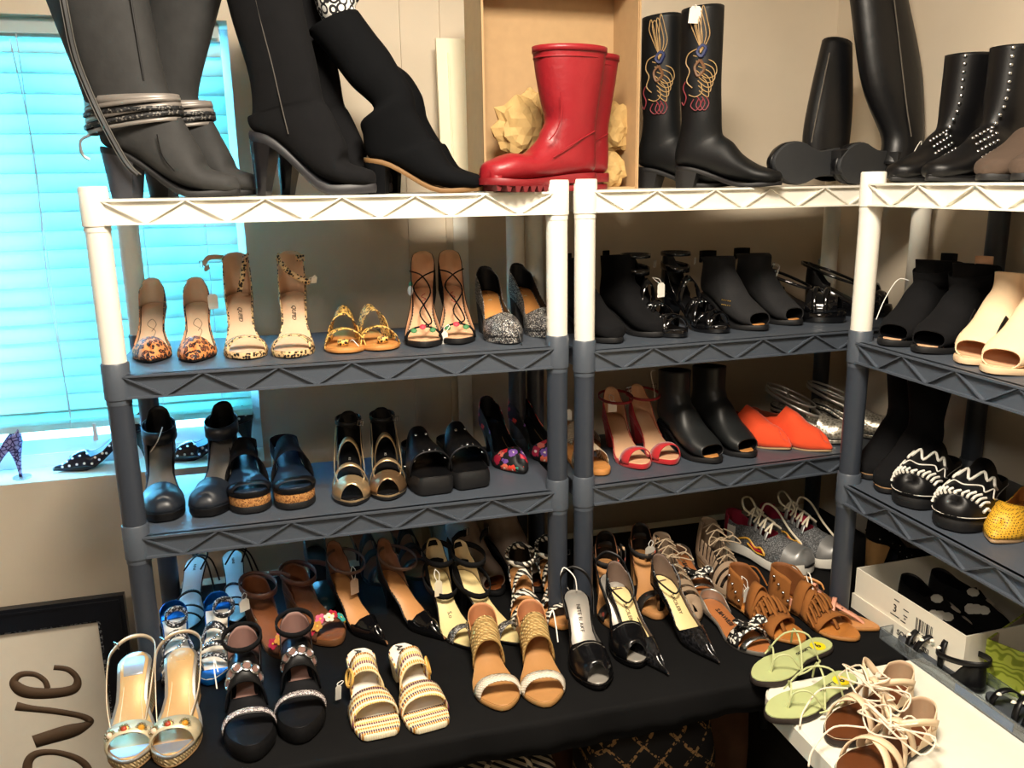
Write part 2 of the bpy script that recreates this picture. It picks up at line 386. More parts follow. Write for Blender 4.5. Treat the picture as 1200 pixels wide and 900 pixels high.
def rrect(x0, x1, y0, y1, r, n=6):
    out = []
    for cx, cy, a0 in ((x1 - r, y1 - r, 0), (x0 + r, y1 - r, 90), (x0 + r, y0 + r, 180), (x1 - r, y0 + r, 270)):
        for k in range(n + 1):
            a = math.radians(a0 + 90 * k / n); out.append((cx + r * math.cos(a), cy + r * math.sin(a)))
    return out
t2 = empty('folding_table', (1.575, -1.2, 0), label='white plastic folding table with rounded corners holding the green sandals', cat='table')
o2 = Vector((1.575, -1.2, 0))
wt = MB(); R0 = rrect(1.212, 1.935, -2.2, -0.398, 0.045)
R1 = rrect(1.217, 1.93, -2.195, -0.403, 0.04)
wt.loft([[(x - o2.x, y - o2.y, z) for x, y in R] for R, z in ((R1, TZ - 0.05), (R0, TZ - 0.044), (R0, TZ - 0.005), (R1, TZ))])
wt.build('tabletop', MATS['white_plastic_table'], t2)
for sx in (-0.28, 0.28):
    for sy in (-0.8, 0.62): MB().cyl((sx, sy, 0), 0.013, TZ - 0.05, 10).build('leg', MATS['grey_metal'], t2)

# ================================================================== shelf units
M('white_plastic', '#ece8dc', 0.42, vary=0.03)
M('grey_plastic', '#484f59', 0.42, vary=0.08, grain=(200, 0.1))
M('post_plastic', '#343a44', 0.38, vary=0.06)
SW, SD, HR = 0.91, 0.3404, 0.0475
PR, CR = 0.0232, 0.0262
def shelf_unit(name, ox, oy, ang, levels, label, rear_dark=(False, False)):
    root = empty(name, (ox, oy, TZ), ang, label, 'shelf unit', 'plastic shelf units on the tables')
    posts = {'FL': (0, 0), 'FR': (SW, 0), 'RL': (0, SD), 'RR': (SW, SD)}
    for li, lv in enumerate(levels):
        m = MATS['white_plastic'] if li == 0 else MATS['grey_plastic']
        z = FZ + lv - TZ
        sh = empty('shelf', (0, 0, z)); sh.parent = root
        yf = -CR + 0.004          # front face plane of the rails
        d = MB(); d.box((-0.012, yf + 0.004, -0.006), (SW + 0.012, SD + CR - 0.008, 0)); d.build('deck', m, sh, smooth=0)
        p = MB()
        p.box((0.0, yf + 0.006, -HR + 0.002), (SW, yf + 0.010, -0.004))
        p.box((0.0, SD + CR - 0.018, -HR), (SW, SD + CR - 0.014, -0.004))
        p.box((-0.004, 0, -HR), (0.0, SD, -0.004)); p.box((SW, 0, -HR), (SW + 0.004, SD, -0.004))
        p.build('rail_panel', m, sh, smooth=0)
        MB().box((0.018, yf - 0.002, -0.0045), (SW - 0.018, yf + 0.012, 0)).build('rail_lip', m, sh, smooth=0)
        MB().box((0.018, yf - 0.002, -HR), (SW - 0.018, yf + 0.012, -HR + 0.004)).build('rail_lip', m, sh, smooth=0)
        n = 12; xa, xb = 0.016, SW - 0.016; rib = None; dx = (xb - xa) / n
        for k in range(n):
            z0, z1 = (-0.003, -HR + 0.003) if k % 2 == 0 else (-HR + 0.003, -0.003)
            L = math.hypot(dx, z1 - z0); a = math.atan2(z1 - z0, dx)
            if rib is None:
                rib = MB().box((-0.002, yf - 0.001, -0.0016), (L + 0.001, yf + 0.012, 0.0016)).build('truss_rib', m, sh, smooth=0); o = rib
            else: o = rib.copy(); COL.objects.link(o); o.parent = sh
            o.location = (xa + k * dx, 0, z0); o.rotation_euler = (0, -a, 0)
        for pn, (x, y) in posts.items():
            c = MB(); NN = 20
            def ring(r, zz): return [(x + r * math.cos(2 * PI * i / NN), y + r * math.sin(2 * PI * i / NN), zz) for i in range(NN)]
            c.loft([ring(CR - 0.002, -HR - 0.012), ring(CR - 0.002, -HR - 0.002), ring(CR, -HR - 0.001), ring(CR, 0.021), ring(CR - 0.002, 0.024)]); c.build('corner_socket', m, sh)
    zs = [FZ + lv - TZ for lv in levels] + [0]
    for pi, (pn, (x, y)) in enumerate(posts.items()):
        for k in range(3):
            white = (k == 0) and not (pn[0] == 'R' and rear_dark[pn[1] == 'R'])
            z1 = zs[k] - HR - 0.006; z0 = (zs[k + 1] + 0.016) if k < 2 else 0.001
            MB().cyl((x, y, z0), PR, z1 - z0, 20).build('post', MATS['white_plastic' if white else 'post_plastic'], root)
    return root
LA = (0.0, -0.335, -0.672); LB = (0.001, -0.3516, -0.675); LC = (0.0074, -0.3354, -0.6703)
shelf_unit('shelf_unit', 0, 0, 0, LA, 'three-tier shelf unit by the window, white top and grey lower shelves')
BANG = 0.0434; BO = (0.9781, 0.0093)
shelf_unit('shelf_unit', BO[0], BO[1], BANG, LB, 'middle three-tier shelf unit holding the orange flats, white top shelf')
CANG = -1.577; CO = (1.5687, -0.1698)
shelf_unit('shelf_unit', CO[0], CO[1], CANG, LC, 'three-tier shelf unit along the right wall holding the cream mules', rear_dark=(True, True))
# ================================================================== shoe builder
# local frame: toe towards -Y, heel towards +Y, X across, Z up; a station t runs from 0 at the heel to 1 at the toe
TOES = {'round': (2.0, 0.30), 'almond': (1.7, 0.42), 'point': (1.15, 0.46), 'square': (4.5, 0.16), 'soft': (2.6, 0.24), 'sharp': (1.02, 0.50)}
WPROF = [(0, 0.66), (0.12, 0.68), (0.38, 0.60), (0.68, 1.0), (0.8, 0.99), (1.0, 0.86)]
class Shoe:
    def __init__(s, name, label, group=None, side=-1, L=0.245, W=0.086, toe='round', hh=0.0, pl=0.01, spring=0.004, bend=0.09, wedge=False, cat='shoe', wprof=None, heel_l=0.22, hflat=0.10, ball=0.70):
        s.L, s.W, s.side, s.hh, s.pl, s.spring, s.bend, s.wedge, s.hl, s.hflat, s.ball = L, W, side, hh, pl, spring, bend, wedge, heel_l, hflat, ball
        s.q, s.rt = TOES[toe]; s.wp = wprof or WPROF
        s.root = empty(name, label=label, cat=cat, group=group)
    # -- outline
    def c(s, t): return -s.side * s.bend * s.W * (sstep(0.35, 1.0, t) - 0.25 * sstep(0.2, 0.5, t))
    def w(s, t):
        t = max(0.0, min(1.0, t)); v = interp(s.wp, t) * s.W / 2
        rh = 0.13
        if t < rh: v *= math.sqrt(max(0, 1 - ((rh - t) / rh) ** 2))
        if t > 1 - s.rt: v *= max(0, 1 - ((t - (1 - s.rt)) / s.rt) ** s.q) ** (1 / s.q)
        return v
    def rise(s, t):
        u = max(0, min(1, (s.ball - t) / (s.ball - s.hflat))); return s.hh * (u * u * (3 - 2 * u)) * (1 if t > s.hflat else 1) + (0.06 * s.hh * (s.hflat - t) / s.hflat if t < s.hflat else 0)
    def spr(s, t): return s.spring * sstep(0.75, 1.0, t)
    def zt(s, t): return s.pl + s.rise(t) + s.spr(t)
    def zb(s, t): return s.spr(t) + (0 if s.wedge else s.rise(t))
    def pt(s, t, l, z): return Vector((l, s.L / 2 - t * s.L, z))
    def edge(s, t, sg, inset=0.0): return s.c(t) + sg * max(0.0, s.w(t) - inset)
    def ts(s, n, t0=0.0, t1=1.0): return [t0 + (t1 - t0) * (0.5 - 0.5 * math.cos(PI * k / n)) for k in range(n + 1)]
    def per(s, n=18, inset=0.0, t0=0.0, t1=1.0):
        T = s.ts(n, t0, t1); i = inset / s.L
        tt = [min(max(t, t0 + i), t1 - i) for t in T]
        a = [(t, s.c(t) + max(0.0, s.w(T[k]) - inset)) for k, t in enumerate(tt)]
        b = [(t, s.c(t) - max(0.0, s.w(T[k]) - inset)) for k, t in enumerate(tt)]
        return a, b
    def slab(s, name, mat, top, bot, inset=0.0, t0=0.0, t1=1.0, r=0.0015, n=18, parent=None, lvls=None):
        lv = lvls or [(0, r), (0.25, 0), (0.75, 0), (1, r)]
        v, f = [], []; m = n + 1
        for u, ins in lv:
            a, b = s.per(n, inset + ins, t0, t1)
            for t, l in a + b: v.append(s.pt(t, l, bot(t) + (top(t) - bot(t)) * u))
        def I(k, sd, i): return k * 2 * m + sd * m + i
        K = len(lv)
        for k in range(K - 1):
            for sd in (0, 1):
                for i in range(n): f.append((I(k, sd, i), I(k, sd, i + 1), I(k + 1, sd, i + 1), I(k + 1, sd, i)))
            f.append((I(k, 0, 0), I(k, 1, 0), I(k + 1, 1, 0), I(k + 1, 0, 0))); f.append((I(k, 0, n), I(k, 1, n), I(k + 1, 1, n), I(k + 1, 0, n)))
        for k in (0, K - 1):
            for i in range(n): f.append((I(k, 0, i), I(k, 0, i + 1), I(k, 1, i + 1), I(k, 1, i)))
        return mesh_obj(name, v, f, mat, parent or s.root, 50)
    def sole(s, mat, name='sole', r=0.0015, inset=0.0): return s.slab(name, mat, s.zt, s.zb, inset, r=r)
    def layer(s, name, mat, z0, z1, inset=0.0, t0=0, t1=1, r=0.001):
        """a horizontal layer of the sole between heights z0 and z1 above the lower face"""
        return s.slab(name, mat, lambda t: s.zb(t) + z1, lambda t: s.zb(t) + z0, inset, t0, t1, r)
    def insole(s, mat, inset=0.003, th=0.0018, t0=0.0, t1=1.0, name='insole', lift=0.0): return s.slab(name, mat, lambda t: s.zt(t) + th + lift, lambda t: s.zt(t) - 0.0008 + lift, inset, t0, t1, 0.0006)
    def heel(s, mat, bw=0.012, bl=0.012, back=0.008, curve=1.0, name='heel', tip=None, n=16):
        """heel from the rear of the sole to the ground; curve>1 narrows early"""
        A = []; T = [s.hl * (0.5 - 0.5 * math.cos(PI * k / n)) for k in range(n + 1)]
        top = [(t, s.c(t) + max(0, s.w(t) - 0.0015)) for t in T] + [(t, s.c(t) - max(0, s.w(t) - 0.0015)) for t in reversed(T)]
        N = len(top); rings = []
        def botpt(k):
            t, l = top[k]; u = t / s.hl
            lw = max(1e-6, max(s.w(q) for q in T)); return (back + u * bl, l / lw * bw / 2)
        for j in range(8):
            u = j / 7; e = 1 - (1 - u) ** curve; r = []
            for k in range(N):
                t, l = top[k]; z0 = s.zb(t) + 0.0006; bs, bl_ = botpt(k)
                sx = t * s.L; r.append(Vector((l + (bl_ - l) * e, s.L / 2 - (sx + (bs - sx) * (e if u < 1 else 1)), z0 * (1 - u) + (0.0 if not tip else 0.003) * u)))
            rings.append(r)
        o = MB().loft(rings).build(name, mat, s.root, 45)
        if tip:
            r0 = rings[-1]; MB().loft([[(p.x, p.y, 0.0) for p in r0], [(p.x, p.y, 0.0031) for p in r0]]).build('heel_tip', tip, o, 45)
        return o
    # -- uppers
    def axis(s, t): return max(0.11, min(1 - s.rt * 0.35, t))
    def upt(s, t, sg, R, th, p, lift=0.0, grow=0.0):
        g_ = min(1.0, s.w(t) / 0.012); wv = s.w(t) + grow * g_; cB = s.c(t) + sg * wv; ta = s.axis(t); ca = s.c(ta)
        k = 1 - max(0.0, math.cos(th)) ** (2 / p); h = max(0.0, math.sin(th)) ** (2 / p)
        if grow and (t < 0.02 or t > 0.98): t2 = t + (-grow / s.L if t < 0.5 else grow / s.L)
        else: t2 = t
        return s.pt(t2 + (ta - t2) * k, cB + (ca - cB) * k, s.zt(t) + lift + R * h)
    def upper(s, name, mat, R, H, p=2.0, t0=0.0, t1=1.0, n=26, m=7, thick=0.0018, grow=0.001, lift=-0.002, parent=None, Hs=None, lining=None, sides=(1, -1)):
        """dome over the sole cut at wall height H(t); H >= R closes it; Hs(t, side) may differ by side"""
        v, f = [], []; T = s.ts(n, t0, t1)
        for sg in sides:
            base = len(v)
            for t in T:
                r = R(t); h = Hs(t, sg * s.side) if Hs else H(t)
                th = PI / 2 if h >= r * 0.999 else math.asin(max(0.02, h / r) ** (p / 2))
                for j in range(m + 1): v.append(s.upt(t, sg, r, th * j / m, p, lift, grow))
            for i in range(n):
                for j in range(m):
                    a = base + i * (m + 1) + j; f.append((a, a + 1, a + m + 2, a + m + 1))
        return line(mesh_obj(name, v, f, mat, parent or s.root, 60, solid=thick, off=-1), lining)
    def strap(s, name, mat, t, width, h, skew=0.0, p=2.0, thick=0.002, n=16, t_end=None, grow=0.001, a0=0.0, a1=180.0, parent=None, wtop=None, hfn=None, drop=0.003):
        """band over the foot from one edge of the sole to the other"""
        v, f = [], []
        for i in range(n + 1):
            u = i / n; th = math.radians(a0 + (a1 - a0) * u)
            tc = t + skew * (u - 0.5) * 2 * (-s.side); wd = (width + ((wtop or width) - width) * math.sin(th)) / s.L
            for e in (-0.5, 0.0, 0.5):
                tt = tc + wd * e; wv = s.w(tt) + grow; cs = math.cos(th); sn = max(0, math.sin(th))
                l = s.c(tt) + math.copysign(abs(cs) ** (2 / p), cs) * wv
                v.append(s.pt(tt, l, s.zt(tt) - drop + (h + drop) * sn ** (2 / p) * (1.0 if hfn is None else hfn(tt))))
        for i in range(n):
            for e in (0, 1):
                a = i * 3 + e; f.append((a, a + 1, a + 4, a + 3))
        return mesh_obj(name, v, f, mat, parent or s.root, 60, solid=thick, off=0)
    def ankle(s, name, mat, t, z, rx, ry, width, tilt=0.0, a0=0, a1=360, thick=0.002, n=22, flare=0.0, lat=0.0, parent=None):
        """loop round the ankle; angle 0 = heel back, going round; tilt lowers the front"""
        v, f = [], []
        full = abs(a1 - a0) >= 359.9
        for i in range(n + (0 if full else 1)):
            a = math.radians(a0 + (a1 - a0) * i / n)
            for e in (0, 1):
                k = 1 + flare * e
                x = s.c(0.1) + lat + math.sin(a) * rx * k; y = s.L / 2 - t * s.L + math.cos(a) * ry * k
                v.append(Vector((x, y, z + (e - 0.5) * width + tilt * (math.cos(a) - 1) * -0.5 * -1)))
        for i in range(n):
            j = (i + 1) % (len(v) // 2); f.append((2 * i, 2 * i + 1, 2 * j + 1, 2 * j))
        return mesh_obj(name, v, f, mat, parent or s.root, 60, solid=thick, off=0)
    def L3(s, t, l, z): return s.pt(t, s.c(t) + l, z)
    def tube(s, name, pts, r, mat, sm=5, n=6, parent=None, closed=False): return tube_obj(name, [s.L3(*p) for p in pts], r, mat, parent or s.root, sm, n, closed)
    def rib(s, name, pts, width, mat, side=(0, 0, 1), sm=5, thick=0.0018, parent=None): return ribbon_obj(name, [s.L3(*p) for p in pts], width, mat, parent or s.root, side, thick, sm)
    def buckle(s, t, l, z, w=0.014, h=0.012, rot=(0, 0, 0), mat=None, parent=None):
        b = MB(); b.tube([(-w / 2, 0, -h / 2), (w / 2, 0, -h / 2), (w / 2, 0, h / 2), (-w / 2, 0, h / 2)], 0.0012, 6, True); b.tube([(0, 0.001, -h / 2), (0, 0.001, h / 2)], 0.0009, 5)
        o = b.build('buckle', mat or metal(), parent or s.root); o.location = s.L3(t, l, z); o.rotation_euler = rot; return o
    def text(s, body, size, mat, t, l=0.0, dz=0.003, along=True, name='insole_lettering', flip=False, rz=None, shear=0.0, bold=0.0):
        slope = math.atan2(s.zt(t + 0.03) - s.zt(t - 0.03), 0.06 * s.L)
        if along: rot = Euler((0, 0, 0)); q = Matrix.Rotation(-slope, 4, 'X') @ Matrix.Rotation(-PI / 2, 4, 'Z')
        else: q = Matrix.Rotation(-slope, 4, 'X') @ Matrix.Rotation(rz or 0, 4, 'Z')
        return text_obj(name, body, size, mat, s.root, s.L3(t, l, s.zt(t) + dz), q.to_euler(), shear=shear, bold=bold)
    def price_tag(s, t, l, z, d, w=0.022, h=0.034, rz=0.0, knot=None, tilt=0.0, mat=None):
        """card hanging on a thread; (t,l,z) where the thread is tied, d = drop of the card"""
        top = s.L3(t, l, z); k = Vector(d); base = top + k
        card = MB(); R = [(-w / 2, -h), (w / 2, -h), (w / 2, -0.006), (w / 2 - 0.006, 0), (-w / 2 + 0.006, 0), (-w / 2, -0.006)]
        card.loft([[(x, -0.0004, z_) for x, z_ in R], [(x, 0.0004, z_) for x, z_ in R]])
        o = card.build('price_tag', mat or M('tag_card', '#f3f0e6', 0.7, vary=0.03), s.root, 0); o.location = base; o.rotation_euler = (tilt, 0, rz)
        inv = o.matrix_basis.inverted()
        mid = (top + base) / 2
        tube_obj('tag_string', [inv @ top, inv @ (mid + Vector((0.006, -0.002, 0.002))), Vector((0.0, 0, -0.004)), inv @ (mid + Vector((-0.006, -0.002, 0))), inv @ top], 0.0008, M('tag_thread', '#efece4', 0.8), o, 4, 5)
        return o
    def stud(s, name, t, l, z, r, mat, parent=None, flat=0.6, N=(0, -1, 0)):
        b = MB(); n = Vector(N).normalized(); q = n.to_track_quat('Z', 'Y'); rings = []
        for k in range(4):
            a = PI / 2 * k / 3.0; rr = max(r * math.cos(a), r * 0.02)
            rings.append([q @ Vector((rr * math.cos(2 * PI * i / 8), rr * math.sin(2 * PI * i / 8), r * flat * math.sin(a))) for i in range(8)])
        b.loft(rings); o = b.build(name, mat, parent or s.root); o.location = s.L3(t, l, z); return o
    # -- placing
    def put(s, x, y, z, yaw=0.0, roll=0.0, pitch=0.0):
        s.root.location = (x, y, z); s.root.rotation_euler = Euler((pitch, roll, yaw)); return s
    def toe_at(s, px, py, lv, hx=None, yaw=None, hz=None, lift=0.0):
        """toe tip on the plane at height lv under pixel (px,py); yaw given, or found so that the heel back at height hz lines up with column hx"""
        P = at(px, py, lv)
        if yaw is None:
            best = None; hz = s.zt(0) if hz is None else hz
            for k in range(-140, 141):
                a = math.radians(k * 0.5); d = Vector((math.sin(a), -math.cos(a), 0)); Hp = P - d * s.L + Vector((0, 0, hz))
                e = abs(project(Hp)[0] - hx)
                if best is None or e < best[0]: best = (e, a)
            yaw = best[1]
        else: yaw = math.radians(yaw)
        d = Vector((math.sin(yaw), -math.cos(yaw), 0)); c = P - d * s.L / 2
        return s.put(c.x, c.y, FZ + lv + lift, yaw)
def metal(): return M('silver_metal', '#b9bcc0', 0.25, 1.0, vary=0.05)
def gold(): return M('gold_metal', '#c9a24a', 0.28, 1.0, vary=0.05)
def const(v): return lambda t: v
def tabf(tab): return lambda t: interp(tab, t)
LR = ('left', 'right')
# ---- boots: rings between a front/top curve and a sole/back curve
def boot(s, name, rings, mat, p=2.25, n=22, sub=6, thick=0.0025, cap_toe=True, lining=None):
    """rings: (F_s, F_z, G_s, G_z, half_width, lateral_offset), s measured from the heel towards the toe"""
    R = crom([tuple(r) if len(r) == 6 else tuple(r) + (0.0,) for r in rings], sub); out = []
    for fs, fz, gs, gz, w, lo in R:
        c = Vector(((fs + gs) / 2, (fz + gz) / 2)); h = Vector((fs - gs, fz - gz)) / 2; ring = []
        for i in range(n):
            a = 2 * PI * i / n; ca, sa = math.cos(a), math.sin(a)
            q = c + h * math.copysign(abs(ca) ** (2 / p), ca); l = w * math.copysign(abs(sa) ** (2 / p), sa) + lo
            t = q.x / s.L; ring.append((l + s.c(t) * (1 if 0 < t < 1 else 0 if t < 0 else 1), s.L / 2 - q.x, q.y))
        out.append(ring)
    o = MB().loft(out, cap=(cap_toe, False)).build(name, mat, s.root, 60, solid=thick, off=-1)
    return line(o, lining)
def line(o, lining):
    if lining:
        o.data.materials.append(lining); o.modifiers['thickness'].material_offset = 1
    return o
Shoe.boot = boot
def foot_rings(L, W, hh, pl, ank_z, ank_f=0.44, ank_b=0.04, toe_h=0.03, inst=0.075, tw=0.6):
    """toe-to-ankle rings of a boot; ank_z is the ankle height above the sole at the heel"""
    z = pl; zh = pl + hh
    return [(L * 0.995, z + 0.012 + 0.004, L * 0.995, z + 0.004, 0.004), (L * 0.97, z + toe_h * 0.8, L * 0.975, z + 0.001, W * 0.2 * tw / 0.6), (L * 0.9, z + toe_h, L * 0.92, z - 0.002, W * 0.38),
            (L * 0.76, z + toe_h + 0.012 + 0.02 * hh, L * 0.77, z - 0.002, W * 0.49), (L * max(0.62, ank_f + 0.15), z + inst * 0.86 + 0.16 * hh, L * 0.54, z + hh * 0.2, W * 0.46), (L * max(0.53, ank_f + 0.08), z + inst * 1.05 + 0.5 * hh, L * 0.26, z + hh * 0.78, W * 0.41),
            (L * (ank_f + 0.03), zh + ank_z * 0.8, L * 0.04, zh + 0.004, W * 0.38), (L * (ank_f + 0.005), zh + ank_z * 0.95, 0.0, zh + 0.03, W * 0.38), (L * ank_f, zh + ank_z * 1.1, L * ank_b, zh + ank_z * 0.9, W * 0.38)]
def lab(base, i): return base + (', left' if i == 0 else ', right') + ' one of its pair'
# ================================================================== common shoe materials
LEO = M('leopard_print', rough=0.55, pat=p_spots('#d98a4e', '#14121c', 105, 0.52, '#c9783c', ring='#8c4a2a'))
CHE = M('cheetah_print', rough=0.6, pat=p_spots('#e3bd86', '#1b130d', 150, 0.43, '#e8cda0'))
CHY = M('cheetah_print_golden', rough=0.6, pat=p_spots('#e0b057', '#20150c', 150, 0.42, '#e6bd70'))
BEI = M('beige_leather', '#d7b596', 0.5, vary=0.06)
NUD = M('nude_leather', '#dcae88', 0.45, vary=0.06)
TAN = M('tan_leather', '#c98a4b', 0.45, vary=0.1)
TAN2 = M('tan_suede', '#a8672c', 0.9, vary=0.18, grain=(300, 0.3))
COG = M('cognac_leather', '#8a4d26', 0.42, vary=0.18)
BLK = M('black_leather', '#0b0b0d', 0.42, vary=0.15, grain=(420, 0.12), spec=0.3)
BLP = M('black_patent', '#0b0b0d', 0.08, coat=0.6)
BLS = M('black_suede', '#0e0e10', 0.95, vary=0.3, grain=(500, 0.3), spec=0.2)
BLR = M('black_rubber', '#101012', 0.6, vary=0.1)
NVY = M('navy_black_leather', '#1a2029', 0.4, vary=0.15)
CRK = M('cork', rough=0.85, pat=p_cells([(0, '#a9743f'), (0.4, '#c08a4e'), (0.7, '#8d5b2e'), (0.88, '#5b381c')], 420))
SIL = M('silver_leather', '#b9b4ac', 0.32, 0.75, vary=0.1)
GLD = M('gold_leather', '#c6ab84', 0.33, 0.7, vary=0.12)
WHT = M('white_leather', '#eae6dc', 0.5, vary=0.04)
GLT = M('black_silver_glitter', rough=0.3, pat=p_cells([(0, '#0f0f12'), (0.45, '#2a2a2e'), (0.62, '#6f6f72'), (0.78, '#d8d6d0'), (0.9, '#8a7f72')], 620, bump=0.5))
FLO = M('black_red_floral', rough=0.6, pat=p_flowers('#101114', ['#c81f28', '#d5402f', '#2d8f7a', '#b51b3a', '#7a4fa0', '#e06a50'], 36, 0.46))
INK = M('insole_ink', '#2a211c', 0.7); RED = M('red_ink', '#b5202a', 0.6); YEL = M('yellow_sticker', '#e8d21c', 0.5, vary=0.03)

# ------------------------------------------------------------------ left unit, second tier
def leopard_pump(i, side):
    s = Shoe('leopard_pump', lab('leopard print high heel pump with beige insole on grey shelf', i), 'leopard print pumps', side, L=0.222, W=0.082, toe='almond', hh=0.088, pl=0.006)
    s.sole(BLR); s.insole(BEI); s.heel(BLK, 0.011, 0.011, 0.02, 2.2)
    s.upper('upper', LEO, tabf([(0, .12), (.4, .085), (.72, .045), (.9, .034), (1, .018)]), tabf([(0, .060), (.02, .058), (.07, .045), (.2, .026), (.38, .014), (.62, .010), (.685, .016), (.73, .05)]), lining=BEI)
    e = s.insole(YEL, 0.018, 0.0022, 0.05, 0.17, 'size_sticker')
    s.tube('insole_signature', [(.42, .0, s.zt(.42) + .0025), (.36, .009, s.zt(.36) + .0025), (.31, .0, s.zt(.31) + .0025), (.36, -.009, s.zt(.36) + .0025), (.42, .008, s.zt(.42) + .0025), (.5, -.002, s.zt(.5) + .0025)], .0005, INK)
    if i: s.price_tag(.25, .03, s.zt(.2) + .03, (.006, -.004, .006), rz=.3)
    s.toe_at((173, 230)[i], (427, 426)[i], LA[1], hx=(178, 229)[i], hz=.146)
def cheetah_heel(i, side):
    s = Shoe('cheetah_sandal', lab('cheetah print high heel sandal with loose ankle strap', i), 'cheetah print ankle strap sandals', side, L=0.225, W=0.09, toe='round', hh=0.098, pl=0.012)
    s.sole(CHE); s.insole(BEI, .004); s.heel(CHE, 0.014, 0.014, 0.016, 2.0, tip=BLR)
    s.upper('heel_counter', CHE, tabf([(0, .2), (.2, .16), (.5, .1)]), tabf([(0, .096), (.10, .09), (.15, .07), (.24, .045), (.40, .006)]), t1=.40, lining=BEI, p=2.4)
    s.strap('toe_strap', CHE, .80, .026, .032, p=2.3)
    s.text('QUPID', .013, INK, .34, flip=True, shear=.3)
    zt = s.zt(0) + .075
    if i == 0:
        s.rib('ankle_strap', [(.03, .026, zt + .01), (.10, .022, zt + .012), (.22, .012, zt - .03), (.3, .002, zt - .065)], .011, CHE, (1, 0, .5))
        s.rib('ankle_strap', [(.03, -.026, zt + .008), (.12, -.05, zt + .012), (.2, -.064, zt + .006), (.2, -.066, zt - .012), (.14, -.058, zt - .008)], .011, BEI, (0, 0, 1))
        s.buckle(.18, -.07, zt - .002, .012, .014, (0, 0, .3))
    else:
        s.rib('ankle_strap', [(.03, -.026, zt + .01), (.1, -.028, zt + .006), (.2, -.005, zt - .025), (.25, .03, zt - .045), (.24, .04, zt - .05)], .012, CHE, (.3, 0, 1))
        s.ankle('strap_loop', CHE, .06, zt + .003, .009, .009, .014, lat=.022)
        s.price_tag(.25, .04, zt - .045, (.012, -.004, .012), w=.014, h=.02, rz=.5, tilt=.4)
    s.toe_at((288, 345)[i], (423, 421)[i], LA[1], hx=(276, 341)[i], hz=.18)
def cheetah_flat(i, side):
    s = Shoe('cheetah_flat_sandal', lab('golden cheetah print flat slide sandal with toe loop', i), 'flat cheetah print slides', side, L=0.235, W=0.088, toe='soft', hh=0.006, pl=0.008)
    s.sole(TAN); s.insole(TAN, .003)
    s.upper('foot_band', CHY, tabf([(.28, .075), (.5, .07), (.75, .04)]), tabf([(.28, .075), (.5, .07), (.75, .05)]), t0=.30, t1=.56 if i == 0 else .52, p=2.0, m=9, n=12)
    s.strap('v_strap', CHY, .66, .024, .036, .10, wtop=.014); s.strap('v_strap', CHY, .66, .024, .037, -.10, wtop=.014)
    s.ankle('toe_loop', CHY, .82, .02, .011, .009, .012)
    if i == 0: s.tube('tag_thread', [(.8, .01, .02), (.86, .016, .026), (.9, .026, .016), (.88, .03, .01)], .0009, M('tag_thread', '#efece4', .8))
    s.toe_at((402, 455)[i], (416, 412)[i], LA[1], yaw=(-6, 8)[i])
def black_floral_sandal(i, side):
    s = Shoe('floral_sandal', lab('black high heel sandal with embroidered flowers and nude insole', i), 'black embroidered heel sandals', side, L=0.225, W=0.086, toe='round', hh=0.092, pl=0.012)
    s.sole(BLR); s.insole(NUD, .004); s.heel(BLK, .016, .016, .014, 1.8)
    s.upper('quarter', BLS, tabf([(0, .2), (.3, .15), (.6, .08), (.8, .05)]), tabf([(0, .09), (.06, .086), (.12, .07), (.3, .05), (.48, .03), (.66, .012)]), t1=.68, lining=NUD, p=2.3)
    s.strap('toe_strap', BLS, .80, .017, .030, p=2.3)
    s.tube('lace', [(.22, .03, s.zt(.22) + .06), (.3, .0, s.zt(.3) + .062), (.36, -.02, s.zt(.36) + .05), (.5, .004, s.zt(.5) + .045), (.62, .02, s.zt(.62) + .03), (.78, .0, s.zt(.78) + .032)], .0018, BLS)
    s.tube('lace', [(.22, -.03, s.zt(.22) + .06), (.3, .0, s.zt(.3) + .064), (.4, .02, s.zt(.4) + .05), (.55, -.006, s.zt(.55) + .04), (.78, .012, s.zt(.78) + .03)], .0018, BLS)
    for k in range(12):
        for sg in (1, -1):
            t = .36 + .028 * k; s.stud('edge_stitch', t, sg * (s.w(t) - .004), s.zt(t) + .004, .0014, WHT, N=(0, 0, 1))
    FP = M('flower_pink', '#cf3648', .6); FG = M('leaf_green', '#3d7a4a', .6)
    for l, m in ((-.022, FG), (-.002, FP), (.02, FG)): s.stud('embroidered_flower', .84, l, s.zt(.84) + .031 - abs(l) * .4, .0075, m, flat=.4, N=(0, -.7, .7))
    if i == 0: s.stud('embroidered_flower', .30, -.029, s.zt(.3) + .03, .012, WHT, flat=.3, N=(-.8, -.6, .1)); s.stud('embroidered_leaf', .27, -.028, s.zt(.3) + .044, .008, FG, flat=.3, N=(-.8, -.6, .2))
    s.tube('insole_signature', [(.2, .004, s.zt(.2) + .0028), (.24, -.005, s.zt(.24) + .0028), (.27, .006, s.zt(.27) + .0028), (.30, -.004, s.zt(.3) + .0028), (.33, .005, s.zt(.33) + .0028), (.37, .0, s.zt(.37) + .0028)], .0008, RED)
    if i: s.price_tag(.84, -.02, s.zt(.84) + .03, (-.01, -.012, -.012), w=.014, h=.036, rz=.1, tilt=.2)
    s.toe_at((494, 541)[i], (409, 405)[i], LA[1], hx=(496, 525)[i], hz=.19)
